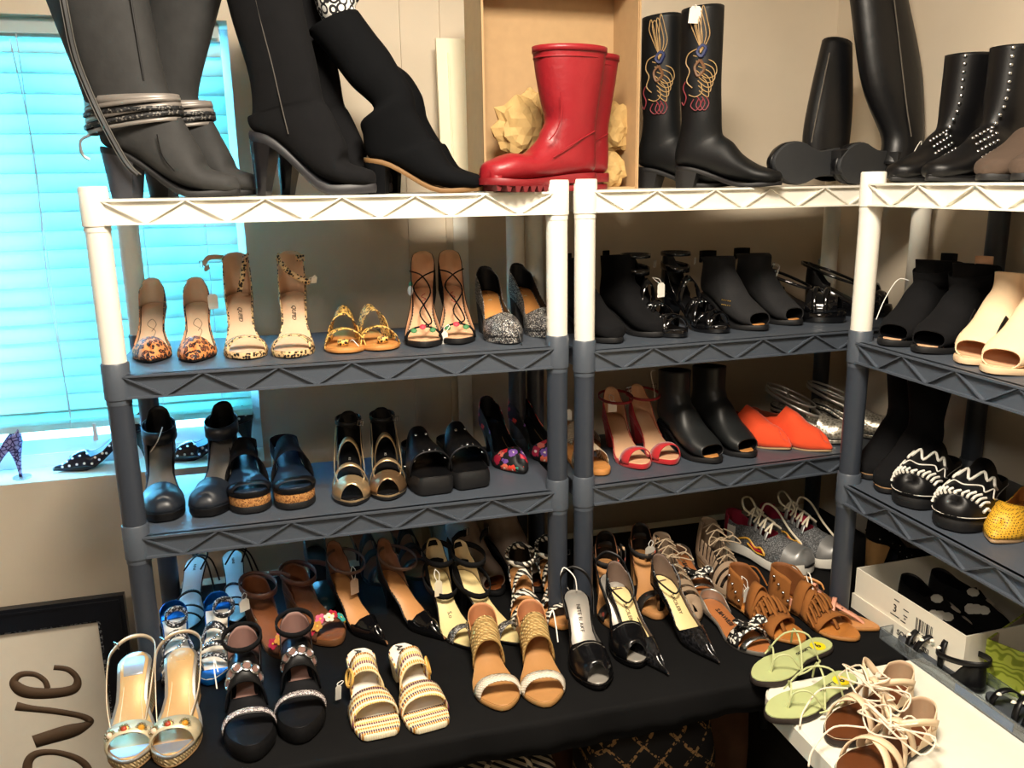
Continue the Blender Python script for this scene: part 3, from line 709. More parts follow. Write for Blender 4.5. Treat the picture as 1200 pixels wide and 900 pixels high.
def glitter_pump(i, side):
    s = Shoe('glitter_pump', lab('black and silver glitter wedge pump with orange insole', i), 'glitter pumps by the white post', side, L=0.235, W=0.085, toe='round', hh=0.075, pl=0.016)
    s.sole(GLT); s.insole(TAN, .004); s.heel(BLR, .05, .06, .004, 1)
    s.upper('upper', GLT, tabf([(0, .12), (.4, .09), (.68, .055), (.9, .04), (1, .024)]), tabf([(0, .064), (.02, .062), (.08, .048), (.4, .032), (.58, .026), (.66, .034), (.71, .06)]), lining=BLK)
    s.slab('insole_label', M('label_cream', '#e9ddc2', .6), lambda t: s.zt(t) + .0026, lambda t: s.zt(t), .024, .16, .36)
    for k in range(5): s.slab('label_print', INK, lambda t: s.zt(t) + .003, lambda t: s.zt(t), .0262, .18 + .034 * k, .20 + .034 * k)
    if i == 0: s.tube('tag_thread', [(.7, -.01, .06), (.82, .0, .05), (.97, .014, .03), (1.05, .02, -.01), (1.07, .022, -.05)], .0012, BLK)
    s.toe_at((598, 652)[i], (405, 397)[i], LA[1], hx=(567, 604)[i], hz=.15)
# ------------------------------------------------------------------ left unit, third tier
def black_platform_pump(i, side):
    s = Shoe('platform_pump', lab('black leather platform pump with wide ankle band and silver insole', i), 'black platform pumps near the window', side, L=0.23, W=0.088, toe='soft', hh=0.095, pl=0.022)
    s.sole(BLK, r=.003); s.insole(SIL, .003); s.heel(BLK, .022, .024, .012, 1.4)
    s.layer('welt', NVY, .017, .0205, -.0015)
    s.upper('toe_cap', NVY, tabf([(.55, .05), (.8, .042), (1, .026)]), tabf([(.6, .05), (.66, .05)]), t0=.66)
    s.upper('heel_counter', NVY, tabf([(0, .18), (.3, .15)]), tabf([(0, .082), (.03, .078), (.1, .055), (.25, .03), (.33, .004)]), t1=.33, lining=BLK)
    s.ankle('ankle_band', NVY, .17, s.zt(.1) + .046, .036, .042, .03, tilt=.02, thick=.003)
    if i == 0: s.tube('tag_thread', [(.33, .012, s.zt(.2) + .06), (.4, .0, s.zt(.3) + .05), (.45, -.016, s.zt(.3) + .03)], .0012, M('tag_thread', '#efece4', .8))
    s.toe_at((189, 243)[i], (614, 608)[i], LA[2], hx=(185, 262)[i], hz=.19)
def cork_wedge(i, side):
    s = Shoe('cork_wedge_slide', lab('dark wedge slide sandal with cork striped platform', i), 'cork platform slides', side, L=0.232, W=0.094, toe='soft', hh=0.035, pl=0.046, wedge=True)
    s.slab('outsole', BLR, lambda t: .014 + s.spr(t), lambda t: s.spr(t), .001)
    s.slab('cork_layer', CRK, lambda t: s.zt(t) - .012, lambda t: .014 + s.spr(t), .002)
    s.slab('top_layer', BLK, s.zt, lambda t: s.zt(t) - .012, 0)
    s.insole(M('black_leather_blue_sheen', '#1f2c3d', .3), .004)  # blue sheen on the insole is put into its base colour
    s.strap('toe_rim', BLK, .86, .03, .016, p=3)
    s.strap('foot_band', BLS, .47, .075, .062, p=2.2, wtop=.06, n=20)
    s.upper('heel_band', BLS, tabf([(0, .12), (.4, .1)]), tabf([(0, .03), (.3, .03)]), t1=.3)
    s.toe_at((293, 353)[i], (604, 598)[i], LA[2], yaw=(4, 8)[i])
def gold_sandal(i, side):
    s = Shoe('gold_sandal', lab('gold strappy peep toe sandal with black footbed', i), 'gold strappy sandals', side, L=0.225, W=0.086, toe='round', hh=0.07, pl=0.012)
    G = GLD if i == 0 else M('bronze_leather', '#8f7152', .35, .7)
    s.sole(BLR); s.insole(BLK, .004); s.heel(BLK, .03, .03, .006, 1.2); s.layer('welt', GLD, .007, .0115, -.001)
    s.upper('toe_band', G, tabf([(.6, .05), (.8, .042), (1, .03)]), const(.06), t0=.72, t1=.93)
    s.strap('cross_strap', GLD, .58, .010, .05)
    s.strap('cross_strap', GLD, .38, .010, .066)
    for sg in (-1, 1): s.rib('side_strap', [(.22, sg * .028, s.zt(.22) + .06), (.38, sg * .03, s.zt(.38) + .045), (.56, sg * .034, s.zt(.56) + .032), (.74, sg * .03, s.zt(.74) + .03)], .009, GLD, (0, .3, 1))
    s.upper('heel_counter', NVY if i == 0 else BLS, tabf([(0, .16), (.3, .13)]), tabf([(0, .078), (.03, .074), (.1, .055), (.28, .01)]), t1=.28, lining=BLK)
    s.ankle('ankle_strap', BLK, .16, s.zt(.1) + .07, .03, .036, .010, tilt=.006)
    s.buckle(.3, .03, s.zt(.1) + .066, .012, .012)
    s.text('R2', .007, WHT, .32, flip=True, dz=.0028)
    if i: s.tube('tag_thread', [(.6, .04, .05), (.66, .05, .05), (.74, .056, .03), (.85, .07, .012)], .0012, M('tag_thread', '#efece4', .8))
    s.toe_at((410, 459)[i], (595, 588)[i], LA[2], hx=(408, 446)[i], hz=.15)
def studded_slide(i, side):
    s = Shoe('studded_slide', lab('chunky black platform slide with silver studs', i), 'black studded platform slides', side, L=0.235, W=0.098, toe='square', hh=0.02, pl=0.04, wedge=True)
    s.sole(BLR, r=.004); s.insole(BLK, .004)
    s.upper('foot_band', BLK, tabf([(.3, .075), (.6, .062), (.9, .05)]), const(.09), t0=.34, t1=.80, p=2.6, m=9)
    s.strap('band_trim', BLK, .80, .008, .053, p=2.6, thick=.004)
    for k in range(7): a = math.radians(35 + 110 * k / 6); s.stud('stud', .775, .045 * math.cos(a), s.zt(.77) + .056 * math.sin(a), .0045, metal(), N=(math.cos(a), -.4, 1))
    for l in (-.012, .012): s.stud('stud', .5, l, s.zt(.5) + .069, .004, metal(), N=(0, -.5, 1))
    s.upper('heel_rim', BLK, tabf([(0, .06), (.3, .05)]), const(.012), t1=.3)
    s.toe_at((509, 560)[i], (582, 574)[i], LA[2], yaw=(3, 7)[i])
def floral_pump(i, side):
    s = Shoe('floral_pump', lab('black pump with red and green floral toe', i), 'black floral pumps behind the grey post', side, L=0.235, W=0.084, toe='almond', hh=0.075, pl=0.006)
    s.sole(BLR); s.insole(BLK); s.heel(BLK, .014, .014, .012, 1.8)
    s.upper('upper', FLO, tabf([(0, .12), (.4, .09), (.7, .052), (.9, .038), (1, .02)]), tabf([(0, .064), (.02, .062), (.08, .048), (.4, .034), (.6, .026), (.68, .04), (.72, .06)]), lining=BLK)
    s.tube('insole_seam', [(.15, .02, s.zt(.15) + .003), (.4, .014, s.zt(.4) + .003), (.62, .022, s.zt(.62) + .003)], .0007, M('tan_thread', '#9a7c55', .7))
    s.toe_at((612, 662)[i], (557, 545)[i], LA[2], hx=(568, 600)[i], hz=.14)
for i, sd in enumerate((-1, 1)):
    for fn in (leopard_pump, cheetah_heel, cheetah_flat, black_floral_sandal, glitter_pump, black_platform_pump, cork_wedge, gold_sandal, studded_slide, floral_pump): fn(i, sd)
# ================================================================== middle unit, second tier
PRF = M('black_perforated', rough=0.9, pat=p_cells([(0, '#050506'), (0.16, '#050506'), (0.2, '#1c1c1e')], 210, out='Distance', rand=0.15, interp='LINEAR', bump=0.3))
def peep_bootie(name, label, group, i, side, mat, L=0.24, W=0.088, hh=0.05, shaft=0.11, slant=0.0, toe='round', peep=0.90, lining=None, sole=BLR, topw=0.036, insole=TAN, wedge=False, pl=0.012, topb=0.0, topf=0.44):
    s = Shoe(name, lab(label, i), group, side, L=L, W=W, toe=toe, hh=hh, pl=pl, wedge=wedge)
    s.sole(sole)
    if peep: s.insole(insole, .014, t0=.78)
    if not wedge and hh > 0.02: s.heel(sole, W * .55, .055, .004, 1)
    zh = pl + hh; R = foot_rings(L, W, hh, pl, .085, toe_h=.036, inst=.075)
    if peep: R = [(L * peep, pl + .034, L * (peep + .015), pl - .002, W * .37)] + R[3:]
    R = R[:-1] + [(L * topf, zh + .098, L * .03, zh + .08, W * .38), (L * (topf - slant), zh + shaft, L * (.02 + topb), zh + shaft - .008, topw)]
    s.boot('upper', R, mat, p=2.4, cap_toe=not peep, lining=lining or BLK)
    return s
def ankle_boot(i, side):
    s = peep_bootie('ankle_boot', 'plain black suede ankle boot behind the white post', 'black suede ankle boots', i, side, BLS, hh=.045, shaft=.135, peep=None)
    s.tube('side_seam', [(.16, .034, .09), (.18, .036, .13), (.17, .037, .17)], .001, BLK)
    s.ankle('pull_tab', BLS, .03, .186, .010, .004, .02)
    s.toe_at((722, 778)[i], (404, 396)[i], LB[1], yaw=(10, 16)[i])
def patent_strappy(i, side):
    s = Shoe('patent_sandal', lab('glossy black strappy high sandal with crossing patent straps', i), 'black patent strappy sandals', side, L=.23, W=.086, toe='round', hh=.08, pl=.016)
    s.sole(BLP); s.insole(BLK, .004); s.heel(BLP, .03, .032, .006, 1.1)
    for t, sk, h, w in ((.86, 0, .03, .014), (.76, .10, .036, .014), (.76, -.10, .038, .014), (.58, .10, .052, .014), (.58, -.08, .054, .012), (.40, .05, .07, .016)): s.strap('cross_strap', BLP, t, w, h, sk, p=2.1)
    s.upper('heel_counter', BLP, tabf([(0, .16), (.3, .13)]), tabf([(0, .085), (.04, .08), (.1, .06), (.3, .01)]), t1=.3, lining=BLK)
    s.ankle('ankle_strap', BLP, .17, s.zt(.1) + .062, .034, .04, .016, tilt=.012)
    s.ankle('ankle_strap', BLP, .17, s.zt(.1) + .09, .036, .04, .010, tilt=.0)
    s.buckle(.32, .036, s.zt(.1) + .07, .016, .016, (0, 0, .6))
    for k in range(6): s.stud('stud', .56 + .05 * (k % 3), -.024 + .022 * (k % 2), s.zt(.6) + .05, .0028, metal(), N=(0, -.6, 1))
    if i == 0: s.price_tag(.45, .006, s.zt(.3) + .06, (.004, -.03, -.01), w=.024, h=.036, rz=.1)
    s.toe_at((800, 855)[i], (397, 391)[i], LB[1], yaw=(14, 20)[i])
def perf_bootie(i, side):
    s = peep_bootie('perforated_bootie', 'black perforated peep toe bootie with open back', 'black perforated booties', i, side, PRF, hh=.06, shaft=.105, slant=.05, topb=-.02)
    s.ankle('heel_tab', BLS, .04, s.zt(0) + .095, .024, .02, .03, a0=-100, a1=100)
    if i == 0:
        for k in range(10): s.stud('metal_eyelet', .52 + .03 * (k % 5), -.04, .07 - .012 * (k // 5), .0018, gold(), N=(-1, -.4, .3))
    s.toe_at((895, 940)[i], (389, 382)[i], LB[1], yaw=(10, 13)[i])
def black_slingback(i, side):
    s = Shoe('wedge_slingback', lab('black patent wedge slingback sandal under the white corner post', i), 'black wedge slingbacks', side, L=.235, W=.088, toe='round', hh=.05, pl=.03, wedge=True)
    s.sole(BLP, r=.004); s.insole(BLK, .004)
    s.upper('vamp', BLP, tabf([(.5, .06), (.8, .046), (1, .034)]), const(.07), t0=.6, t1=.93)
    for t in (.66, .78): s.strap('vamp_strap', BLP, t, .012, .06, .05, thick=.004)
    s.upper('heel_cup', BLK, tabf([(0, .12), (.3, .1)]), tabf([(0, .06), (.05, .055), (.25, .012)]), t1=.26)
    s.ankle('slingback_strap', BLP, .27, s.zt(.1) + .06, .037, .08, .008, tilt=.055)
    s.buckle(.1, .036, s.zt(.1) + .06)
    if i == 0: s.price_tag(.2, -.038, s.zt(.1) + .07, (.012, -.016, -.006), w=.018, h=.034, rz=.5, tilt=.3)
    s.toe_at((990, 1046)[i], (379, 372)[i], LB[1], yaw=(38, 42)[i])
# ------------------------------------------------------------------ middle unit, third tier
WOV = M('white_woven', rough=.7, pat=p_weave('#ece2cf', '#a98f6c', 70, 60, .9))
CRM = M('red_suede', '#b3161f', .85, vary=.15, sheen=.2)
ORG = M('orange_suede', '#e0491c', .85, vary=.12, grain=(350, .4), sheen=.2)
SNK = M('silver_snake', rough=.3, metal=.7, pat=p_cells([(0, '#4a463f'), (.35, '#8f897c'), (.7, '#c2bcae')], 150, out='Distance', interp='LINEAR', bump=.3))
def woven_slide(i, side):
    s = Shoe('woven_slide', lab('tan flat slide with white woven band behind the grey posts', i), 'white woven band slides', side, L=.235, W=.088, toe='round', hh=.012, pl=.012)
    s.sole(TAN); s.insole(TAN, .003); s.upper('woven_band', WOV, tabf([(.5, .06), (.85, .045)]), const(.07), t0=.58, t1=.80)
    if i == 0: s.price_tag(.6, -.03, .09, (-.01, -.02, .014), w=.026, h=.03)
    s.toe_at((693, 713)[i], (531, 558)[i], LB[2], yaw=(2, 16)[i])
def red_sandal(i, side):
    s = Shoe('red_sandal', lab('red suede ankle strap sandal with tan insole', i), 'red suede sandals', side, L=.24, W=.084, toe='round', hh=.07, pl=.012)
    s.sole(CRM); s.insole(NUD, .003); s.heel(CRM, .03, .034, .004, 1.2)
    s.strap('toe_strap', CRM, .83, .032, .034, p=2.2)
    s.upper('heel_counter', CRM, tabf([(0, .14), (.3, .12)]), tabf([(0, .075), (.03, .07), (.1, .045), (.3, .012), (.45, .004)]), t1=.45, lining=NUD)
    s.ankle('ankle_strap', M('dark_red_strap', '#7d1218', .6), .2, s.zt(.1) + .066, .045, .05, .007, tilt=.012)
    s.buckle(.1, .046, s.zt(.1) + .07)
    if i == 0: s.price_tag(.25, -.02, s.zt(.1) + .07, (.0, -.02, -.012), w=.024, h=.03)
    s.toe_at((752, 792)[i], (552, 546)[i], LB[2], hx=(714, 744)[i], hz=.15)
def leather_bootie(i, side):
    s = peep_bootie('leather_bootie', 'smooth black leather peep toe ankle boot beside the red sandals', 'black leather peep toe boots', i, side, M('soft_black_leather', '#1d1f20', .42, vary=.1), W=.092, hh=.05, shaft=.15, peep=.89, topw=.037, topf=.42)
    s.tube('elastic_seam', [(.2, .037, .2), (.2, .038, .15), (.2, .037, .11)], .001, BLK)
    if i == 0: s.tube('tag_thread', [(.04, -.03, .2), (.04, -.045, .196), (.08, -.04, .15), (.1, -.04, .12)], .001, M('tag_thread', '#efece4', .8))
    s.toe_at((840, 886)[i], (545, 537)[i], LB[2], yaw=(10, 14)[i])
def orange_flat(i, side):
    s = Shoe('orange_flat', lab('bright orange suede pointed flat with high vamp', i), 'orange suede flats', side, L=.245, W=.088, toe='almond', hh=.012, pl=.008)
    s.sole(M('pale_sole', '#c9a57b', .6)); s.insole(TAN2)
    s.upper('upper', ORG, tabf([(0, .1), (.35, .098), (.5, .085), (.75, .055), (.92, .04), (1, .02)]), tabf([(0, .06), (.03, .058), (.1, .05), (.25, .05), (.38, .06), (.46, .12)]), lining=M('orange_lining', '#8d3a1e', .7))
    s.toe_at((925, 976)[i], (529, 530)[i], LB[2], yaw=(24, 30)[i])
def silver_slingback(i, side):
    s = Shoe('silver_slingback', lab('metallic silver snakeskin slingback wedge on middle shelf', i), 'silver slingbacks', side, L=.235, W=.084, toe='round', hh=.06, pl=.018)
    s.sole(BLR); s.insole(SNK, .004); s.heel(SNK, .04, .05, .004, 1); s.layer('welt', SNK, .005, .013, -.001)
    s.upper('vamp', SNK, tabf([(.5, .06), (.8, .046), (1, .03)]), const(.07), t0=.62)
    s.upper('side_wall', SNK, tabf([(.2, .06), (.7, .04)]), tabf([(.3, .01), (.65, .03)]), t0=.3, t1=.65)
    s.ankle('slingback_strap', SIL, .27, s.zt(.1) + .045, .034, .08, .010, tilt=.06); s.ankle('slingback_strap', SIL, .24, s.zt(.1) + .055, .035, .07, .006, tilt=.045)
    if i == 0: s.price_tag(.15, 0, s.zt(.1) + .05, (0, -.012, -.01), w=.018, h=.03, mat=M('grey_tag', '#b8b4aa', .7))
    s.toe_at((1000, 1052)[i], (522, 515)[i], LB[2], yaw=(34, 40)[i])
# ================================================================== right unit
def gathered_bootie(i, side):
    s = peep_bootie('gathered_bootie', 'black suede peep toe bootie with gathered ankle on right unit', 'black gathered peep toe booties', i, side, BLS, hh=.05, shaft=.115, peep=.86, W=.092, insole=NUD, topw=.038)
    s.ankle('ankle_wrap', BLS, .2, s.zt(0) + .085, .042, .058, .035, tilt=.02, flare=.1); s.strap('gather_band', BLS, .45, .03, .085, .05, thick=.004)
    s.ankle('heel_tab', NUD if i else BLS, .05, s.zt(0) + .106, .018, .012, .03, a0=-90, a1=90)
    if i == 0: s.tube('tag_thread', [(.45, -.03, .13), (.5, -.05, .13), (.7, -.05, .09), (.85, -.045, .05)], .001, M('tag_thread', '#efece4', .8))
    s.toe_at((1032, 1080)[i], (406, 416)[i], LC[1], yaw=(-72, -68)[i])
def cream_mule(i, side):
    CR_ = M('cream_suede', '#e6c9a4', .85, vary=.06, grain=(400, .2))
    s = peep_bootie('cream_bootie', 'cream suede peep toe bootie with slotted side', 'cream peep toe booties', i, side, CR_, hh=.06, shaft=.09, peep=.86, W=.094, sole=M('cream_sole', '#e2c29c', .6), insole=NUD, lining=NUD, topw=.038, slant=.05)
    s.rib('side_slot', [(.62, -.045, .05), (.55, -.046, .072), (.48, -.046, .09)], .010, BLK, (0, .6, 1)); s.strap('band', CR_, .5, .02, .083, thick=.004)
    s.toe_at((1124, 1164)[i], (428, 441)[i], LC[1], yaw=(-72, -70)[i])
def suede_boot(i, side):
    s = peep_bootie('suede_boot', 'tall plain black suede ankle boot by the corner post', 'black suede boots on the right unit', i, side, BLS, hh=.05, shaft=.185, peep=None, W=.09, topw=.05)
    s.slab('welt', M('tan_welt', '#8a6a48', .7), lambda t: s.zt(t) + .001, lambda t: s.zt(t) - .002, -.001)
    s.ankle('pull_tab', BLS, .05, .25, .012, .005, .03)
    if i: s.stud('zip_pull', .25, -.048, .225, .005, metal(), N=(-1, 0, 0))
    s.toe_at((1010, 1036)[i], (562, 580)[i], LC[2], yaw=(-66, -64)[i])
def embroidered_clog(i, side):
    s = Shoe('embroidered_clog', lab('black clog with white western embroidery', i), 'white embroidered black clogs', side, L=.245, W=.1, toe='soft', hh=.02, pl=.028, wedge=True)
    s.sole(BLR, r=.004); s.insole(BLK, .005)
    Rf = tabf([(.2, .085), (.5, .078), (.75, .06), (.95, .045), (1, .03)])
    s.upper('upper', BLK, Rf, const(.1), t0=.36, p=2.5, m=9); s.upper('side_wall', BLK, tabf([(0, .08), (.4, .08)]), tabf([(0, .015), (.25, .02), (.36, .05)]), t1=.37)
    def P(t, a):
        th = math.radians(a); v = s.upt(t, 1 if a <= 90 else -1, Rf(t) + .0022, th if a <= 90 else PI - th, 2.5, -.002, .0035); return v
    def emb(pts, r=.002):
        tube_obj('white_stitching', [P(t, a) for t, a in pts], r, M('white_thread', '#dfdcd2', .7), s.root, 5, 6)
    emb([(.5, 22), (.58, 40), (.52, 48), (.62, 62), (.56, 76), (.68, 90), (.56, 104), (.62, 118), (.52, 132), (.58, 140), (.5, 158)], .003)
    emb([(.55, 12), (.68, 30), (.62, 40), (.74, 52), (.70, 66), (.78, 90), (.70, 114), (.74, 128), (.62, 140), (.68, 150), (.55, 168)], .0015)
    for a in (15, 30, 42, 54, 66, 78, 90, 102, 114, 126, 138, 150, 165): emb([(.955 - .0012 * abs(a - 90), a), (.90 - .0012 * abs(a - 90), a + 4), (.845 + .02 * math.sin(a) - .001 * abs(a - 90), a - 2)], .0028)
    a, b = s.per(30, -.002)
    tube_obj('welt_stitching', [s.pt(t, l, s.zt(t) + .004) for t, l in a + list(reversed(b))], .0008, M('white_thread', '#dfdcd2', .7), s.root, 0, 5, True)
    s.toe_at((1058, 1116)[i], (596, 625)[i], LC[2], yaw=(-62, -60)[i])
def yellow_flat():
    s = Shoe('yellow_flat', 'mustard yellow perforated pointed flat at the right edge', None, -1, L=.245, W=.09, toe='almond', hh=.008, pl=.010)
    YP = M('yellow_perforated', rough=.6, pat=p_cells([(0, '#3a2a08'), (.3, '#3a2a08'), (.36, '#dba62c')], 230, out='Distance', rand=.05, interp='LINEAR', bump=.2))
    s.sole(M('pale_sole', '#c9a57b', .6)); s.insole(TAN); s.upper('upper', YP, tabf([(0, .08), (.5, .07), (.75, .05), (1, .022)]), tabf([(0, .05), (.1, .04), (.5, .03), (.6, .04), (.66, .08)]), lining=TAN)
    s.toe_at(1158, 637, LC[2], yaw=-66)
for i, sd in enumerate((-1, 1)):
    for fn in (ankle_boot, patent_strappy, perf_bootie, black_slingback, woven_slide, red_sandal, leather_bootie, orange_flat, silver_slingback, gathered_bootie, cream_mule, suede_boot, embroidered_clog): fn(i, sd)
yellow_flat()
# ================================================================== top shelves
def limb(parent, name, path, rad, mat, n=18, sub=6, thick=0.0025, cap=(False, False), lining=None, up0=(0, 0, 1)):
    """soft tube along a 3-D path with elliptical radii (a across, b along up)"""
    P = crom([tuple(p) + tuple(r) for p, r in zip(path, rad)], sub); pts = [Vector(q[:3]) for q in P]; rings = []; up = Vector(up0)
    for k, q in enumerate(P):
        t = (pts[min(k + 1, len(P) - 1)] - pts[max(k - 1, 0)]).normalized(); up = (up - t * up.dot(t)).normalized(); w = t.cross(up)
        rings.append([pts[k] + w * q[3] * math.cos(2 * PI * i / n) + up * q[4] * math.sin(2 * PI * i / n) for i in range(n)])
    return line(MB().loft(rings, cap=cap).build(name, mat, parent, 60, solid=thick, off=-1), lining)
def put_px(s, px, y, yaw, lv=0.0, py=228):
    P = aty(px, py, y); return s.put(P.x, y, FZ + lv, math.radians(yaw))
GRY = M('grey_distressed_leather', '#2e2e2e', .8, vary=.3, grain=(120, .3)); GR2 = M('pewter_strap', '#8d8680', .4, .3, vary=.15)
GRB = M('braided_black', rough=.5, pat=p_cells([(0, '#0c0c0e'), (.4, '#2b2b2d'), (.8, '#77736e')], 300))
ZIP = M('zip_black', '#101012', .5); ZMT = M('zip_teeth', '#4a4742', .5, .4)
def grey_boot(i, side):
    L, W, hh, pl = .27, .092, .085, .012
    s = Shoe('grey_boot', lab('tall grey distressed leather heeled boot with ankle straps', i), 'tall grey strapped boots', side, L=L, W=W, toe='almond', hh=hh, pl=pl, heel_l=.27)
    s.sole(BLR); s.heel(M('grey_stacked_heel', '#33343a', .55), .055, .05, .012, 1)
    sh = [(.155, .18, -.012, .15, .047), (.14, .225, -.022, .21, .052), (.128, .33, -.055, .33, .058), (.112, .49, -.10, .49, .06)] if i == 0 else [(.155, .175, .0, .15, .045), (.135, .21, -.005, .205, .046), (.175, .32, .03, .335, .05), (.212, .41, .075, .49, .052)]
    s.boot('upper', foot_rings(L, W, hh, pl, .075, ank_f=.58, toe_h=.034, inst=.07) [:-1] + sh, GRY, lining=BLK)
    z = .155
    for dz, m, wd, tl, k in ((.018, GR2, .016, -.006, 1.04), (.003, GR2, .008, -.02, 1.06), (-.006, GRB, .008, -.012, 1.10), (-.018, GR2, .010, -.03, 1.07), (-.03, GRB, .008, -.028, 1.11), (-.04, GR2, .007, -.026, 1.05)):
        s.ankle('ankle_strap', m, .27, z + dz + .01, .051 * k, .088 * k, wd, tilt=tl)
    s.tube('strap_end', [(.02, -.05, .12), (-.05, -.05, .11), (-.06, -.045, .085), (-.02, -.04, .075)], .003, GR2)
    s.tube('front_seam', [(.6, -.046, .05), (.52, -.044, .08), (.5, -.045, .12)], .0012, BLK)
    if i == 0:
        zp = [(-.06 + .0, -.058, .47), (-.02, -.062, .36), (.0, -.058, .27), (.06, -.053, .2), (.14, -.052, .14), (.25, -.046, .07), (.33, -.043, .045)]
        s.tube('zip', zp, .0055, ZIP); s.tube('zip_teeth', [(t + .026, l - .003, z) for t, l, z in zp], .0014, ZMT); s.tube('zip_teeth', [(t - .022, l - .002, z) for t, l, z in zp], .0014, ZMT)
        s.tube('side_seam', [(.4, -.046, .48), (.42, -.042, .34), (.44, -.04, .22)], .0018, BLK)
    put_px(s, (203, 241)[i], (.09, .22)[i], (73, 70)[i])
def suede_tall_boot(i, side):
    L, W, hh, pl = .262, .09, .105, .02
    s = Shoe('suede_tall_boot', lab('tall black suede boot with high platform heel', i), 'tall black suede heeled boots', side, L=L, W=W, toe='almond', hh=hh, pl=pl, heel_l=.2)
    s.sole(M('dark_platform', '#26262a', .5), r=.003); s.heel(M('glossy_dark_heel', '#141418', .25), .03, .026, .004, 1.1)
    sh = [(.158, .2, .012, .165, .038), (.15, .26, .012, .235, .043), (.132, .35, -.015, .35, .052), (.113, .47, -.035, .47, .056)]
    s.boot('upper', foot_rings(L, W, hh, pl, .06, ank_f=.62, toe_h=.034, inst=.068)[:-1] + sh, BLS, lining=BLK)
    s.tube('side_seam', [(.18, -.056, .46), (.24, -.05, .34), (.3, -.044, .25), (.34, -.04, .18), (.38, -.038, .12)], .0012, M('grey_thread', '#4b4742', .8))
    put_px(s, (369, 394)[i], (.06, .17)[i], (66, 66)[i])
def slouch_boot(i, side):
    L, W, hh, pl = .25, .086, .062, .010
    s = Shoe('slouch_boot', lab('slouching black fabric heeled boot leaning back with tan sole', i), 'slouched black fabric boots', side, L=L, W=W, toe='almond', hh=hh, pl=pl, heel_l=.2)
    F = M('black_stretch_fabric', '#0c0d0f', .9, vary=.12, grain=(600, .2), spec=.08)
    s.sole(M('tan_sole', '#7a5a34', .7)); s.heel(F, .04, .04, .006, 1.1)
    k = 0 if i == 0 else -.02
    sh = [(.118, .16, .002, .12, .042), (.112, .19, .0, .145, .046), (.105, .215, .028, .172, .040), (.08, .255, -.015, .215, .05), (.062 + k, .285, -.045 + k, .255, .052), (.036 + k, .318, -.068 + k, .285, .054), (.004 + 2 * k, .362 - .04 * i, -.098 + 2 * k, .318 - .05 * i, .055)]
    s.boot('upper', foot_rings(L, W, hh, pl, .05, ank_f=.55, toe_h=.03, inst=.06)[:-2] + sh, F, lining=BLK)
    put_px(s, (497, 508)[i], (.04, .19)[i], (70, 72)[i])
    return s
def star_cloth():
    m = M('black_white_star_print', rough=.8, pat=p_cells([(0, '#f2f0ea'), (.28, '#f2f0ea'), (.34, '#15151a'), (.52, '#15151a'), (.58, '#efede6')], 55, out='Distance', rand=.3, interp='CONSTANT'))
    P = aty(398, 18, .105); o = empty('patterned_cloth', (P.x, .105, P.z), label='black and white star patterned cloth stuffed in slouched boot', cat='cloth')
    limb(o, 'folded_cloth', [(.024, 0, -.03), (.0, 0, 0), (-.01, 0, .04), (-.015, .01, .09)], [(.034, .03), (.05, .036), (.056, .04), (.05, .04)], m, cap=(True, True))
    limb(o, 'loose_corner', [(.02, -.02, .02), (.04, -.03, .05), (.055, -.03, .075)], [(.012, .012), (.02, .01), (.008, .004)], m, cap=(True, True))
def red_boot(i, side):
    L, W = .285, .1
    RB = M('red_rubber', '#8a161f', .42, vary=.12, grain=(70, .9)); RS = M('red_rubber_sole', '#7d151c', .5)
    s = Shoe('rain_boot', lab('red rubber rain boot standing before the open cardboard box', i), 'red rain boots', side, L=L, W=W, toe='soft', hh=.012, pl=.022)
    s.slab('outsole', RS, lambda t: .026 + s.rise(t) + s.spr(t), lambda t: .012 + s.rise(t) * .5 + s.spr(t), -.004)
    for k in range(9):
        t = .42 + .065 * k if k < 9 else 0
        if t < .97:
            w = s.w(t) + .002; v = [(-w, 0, .013), (w, 0, .013), (w, .015, .013), (-w, .015, .013), (-w, .003, 0.0), (w, .003, 0.0), (w, .009, 0.0), (-w, .009, 0.0)]
            o = MB().add(v, [(0, 1, 2, 3), (4, 7, 6, 5), (0, 4, 5, 1), (1, 5, 6, 2), (2, 6, 7, 3), (3, 7, 4, 0)]).build('sole_lug', M('dark_lug', '#6b1a1e', .6), s.root, 0); o.location = s.pt(t, s.c(t), s.spr(t))
    s.slab('heel_block', RS, lambda t: .014, lambda t: 0.0, .003, 0, .34)
    sh = [(.118, .15, .005, .13, .045), (.128, .19, -.002, .18, .05), (.138, .24, -.012, .24, .056), (.146, .292, -.02, .292, .06)]
    s.boot('upper', foot_rings(L, W, .012, .022, .095, ank_f=.46, toe_h=.045, inst=.064)[:-1] + sh, RB, lining=M('red_lining', '#6a1418', .7))
    s.ankle('top_rim', RB, .22, .289, .0615, .0845, .012, thick=.004); s.ankle('shaft_band', RB, .225, .272, .0595, .082, .003, thick=.002)
    s.tube('instep_seam', [(.5, .047, .105), (.44, .049, .125), (.4, .049, .16), (.41, .05, .2)], .0014, RB); s.tube('heel_seam', [(.46, .045, .07), (.34, .044, .09), (.2, .043, .11), (.08, .038, .125)], .0014, RB)
    s.strap('toe_bumper', RB, .93, .02, .03, p=2.4, thick=.003, grow=-.004)
    put_px(s, (631, 650)[i], (.02, .125)[i], -76, py=222)
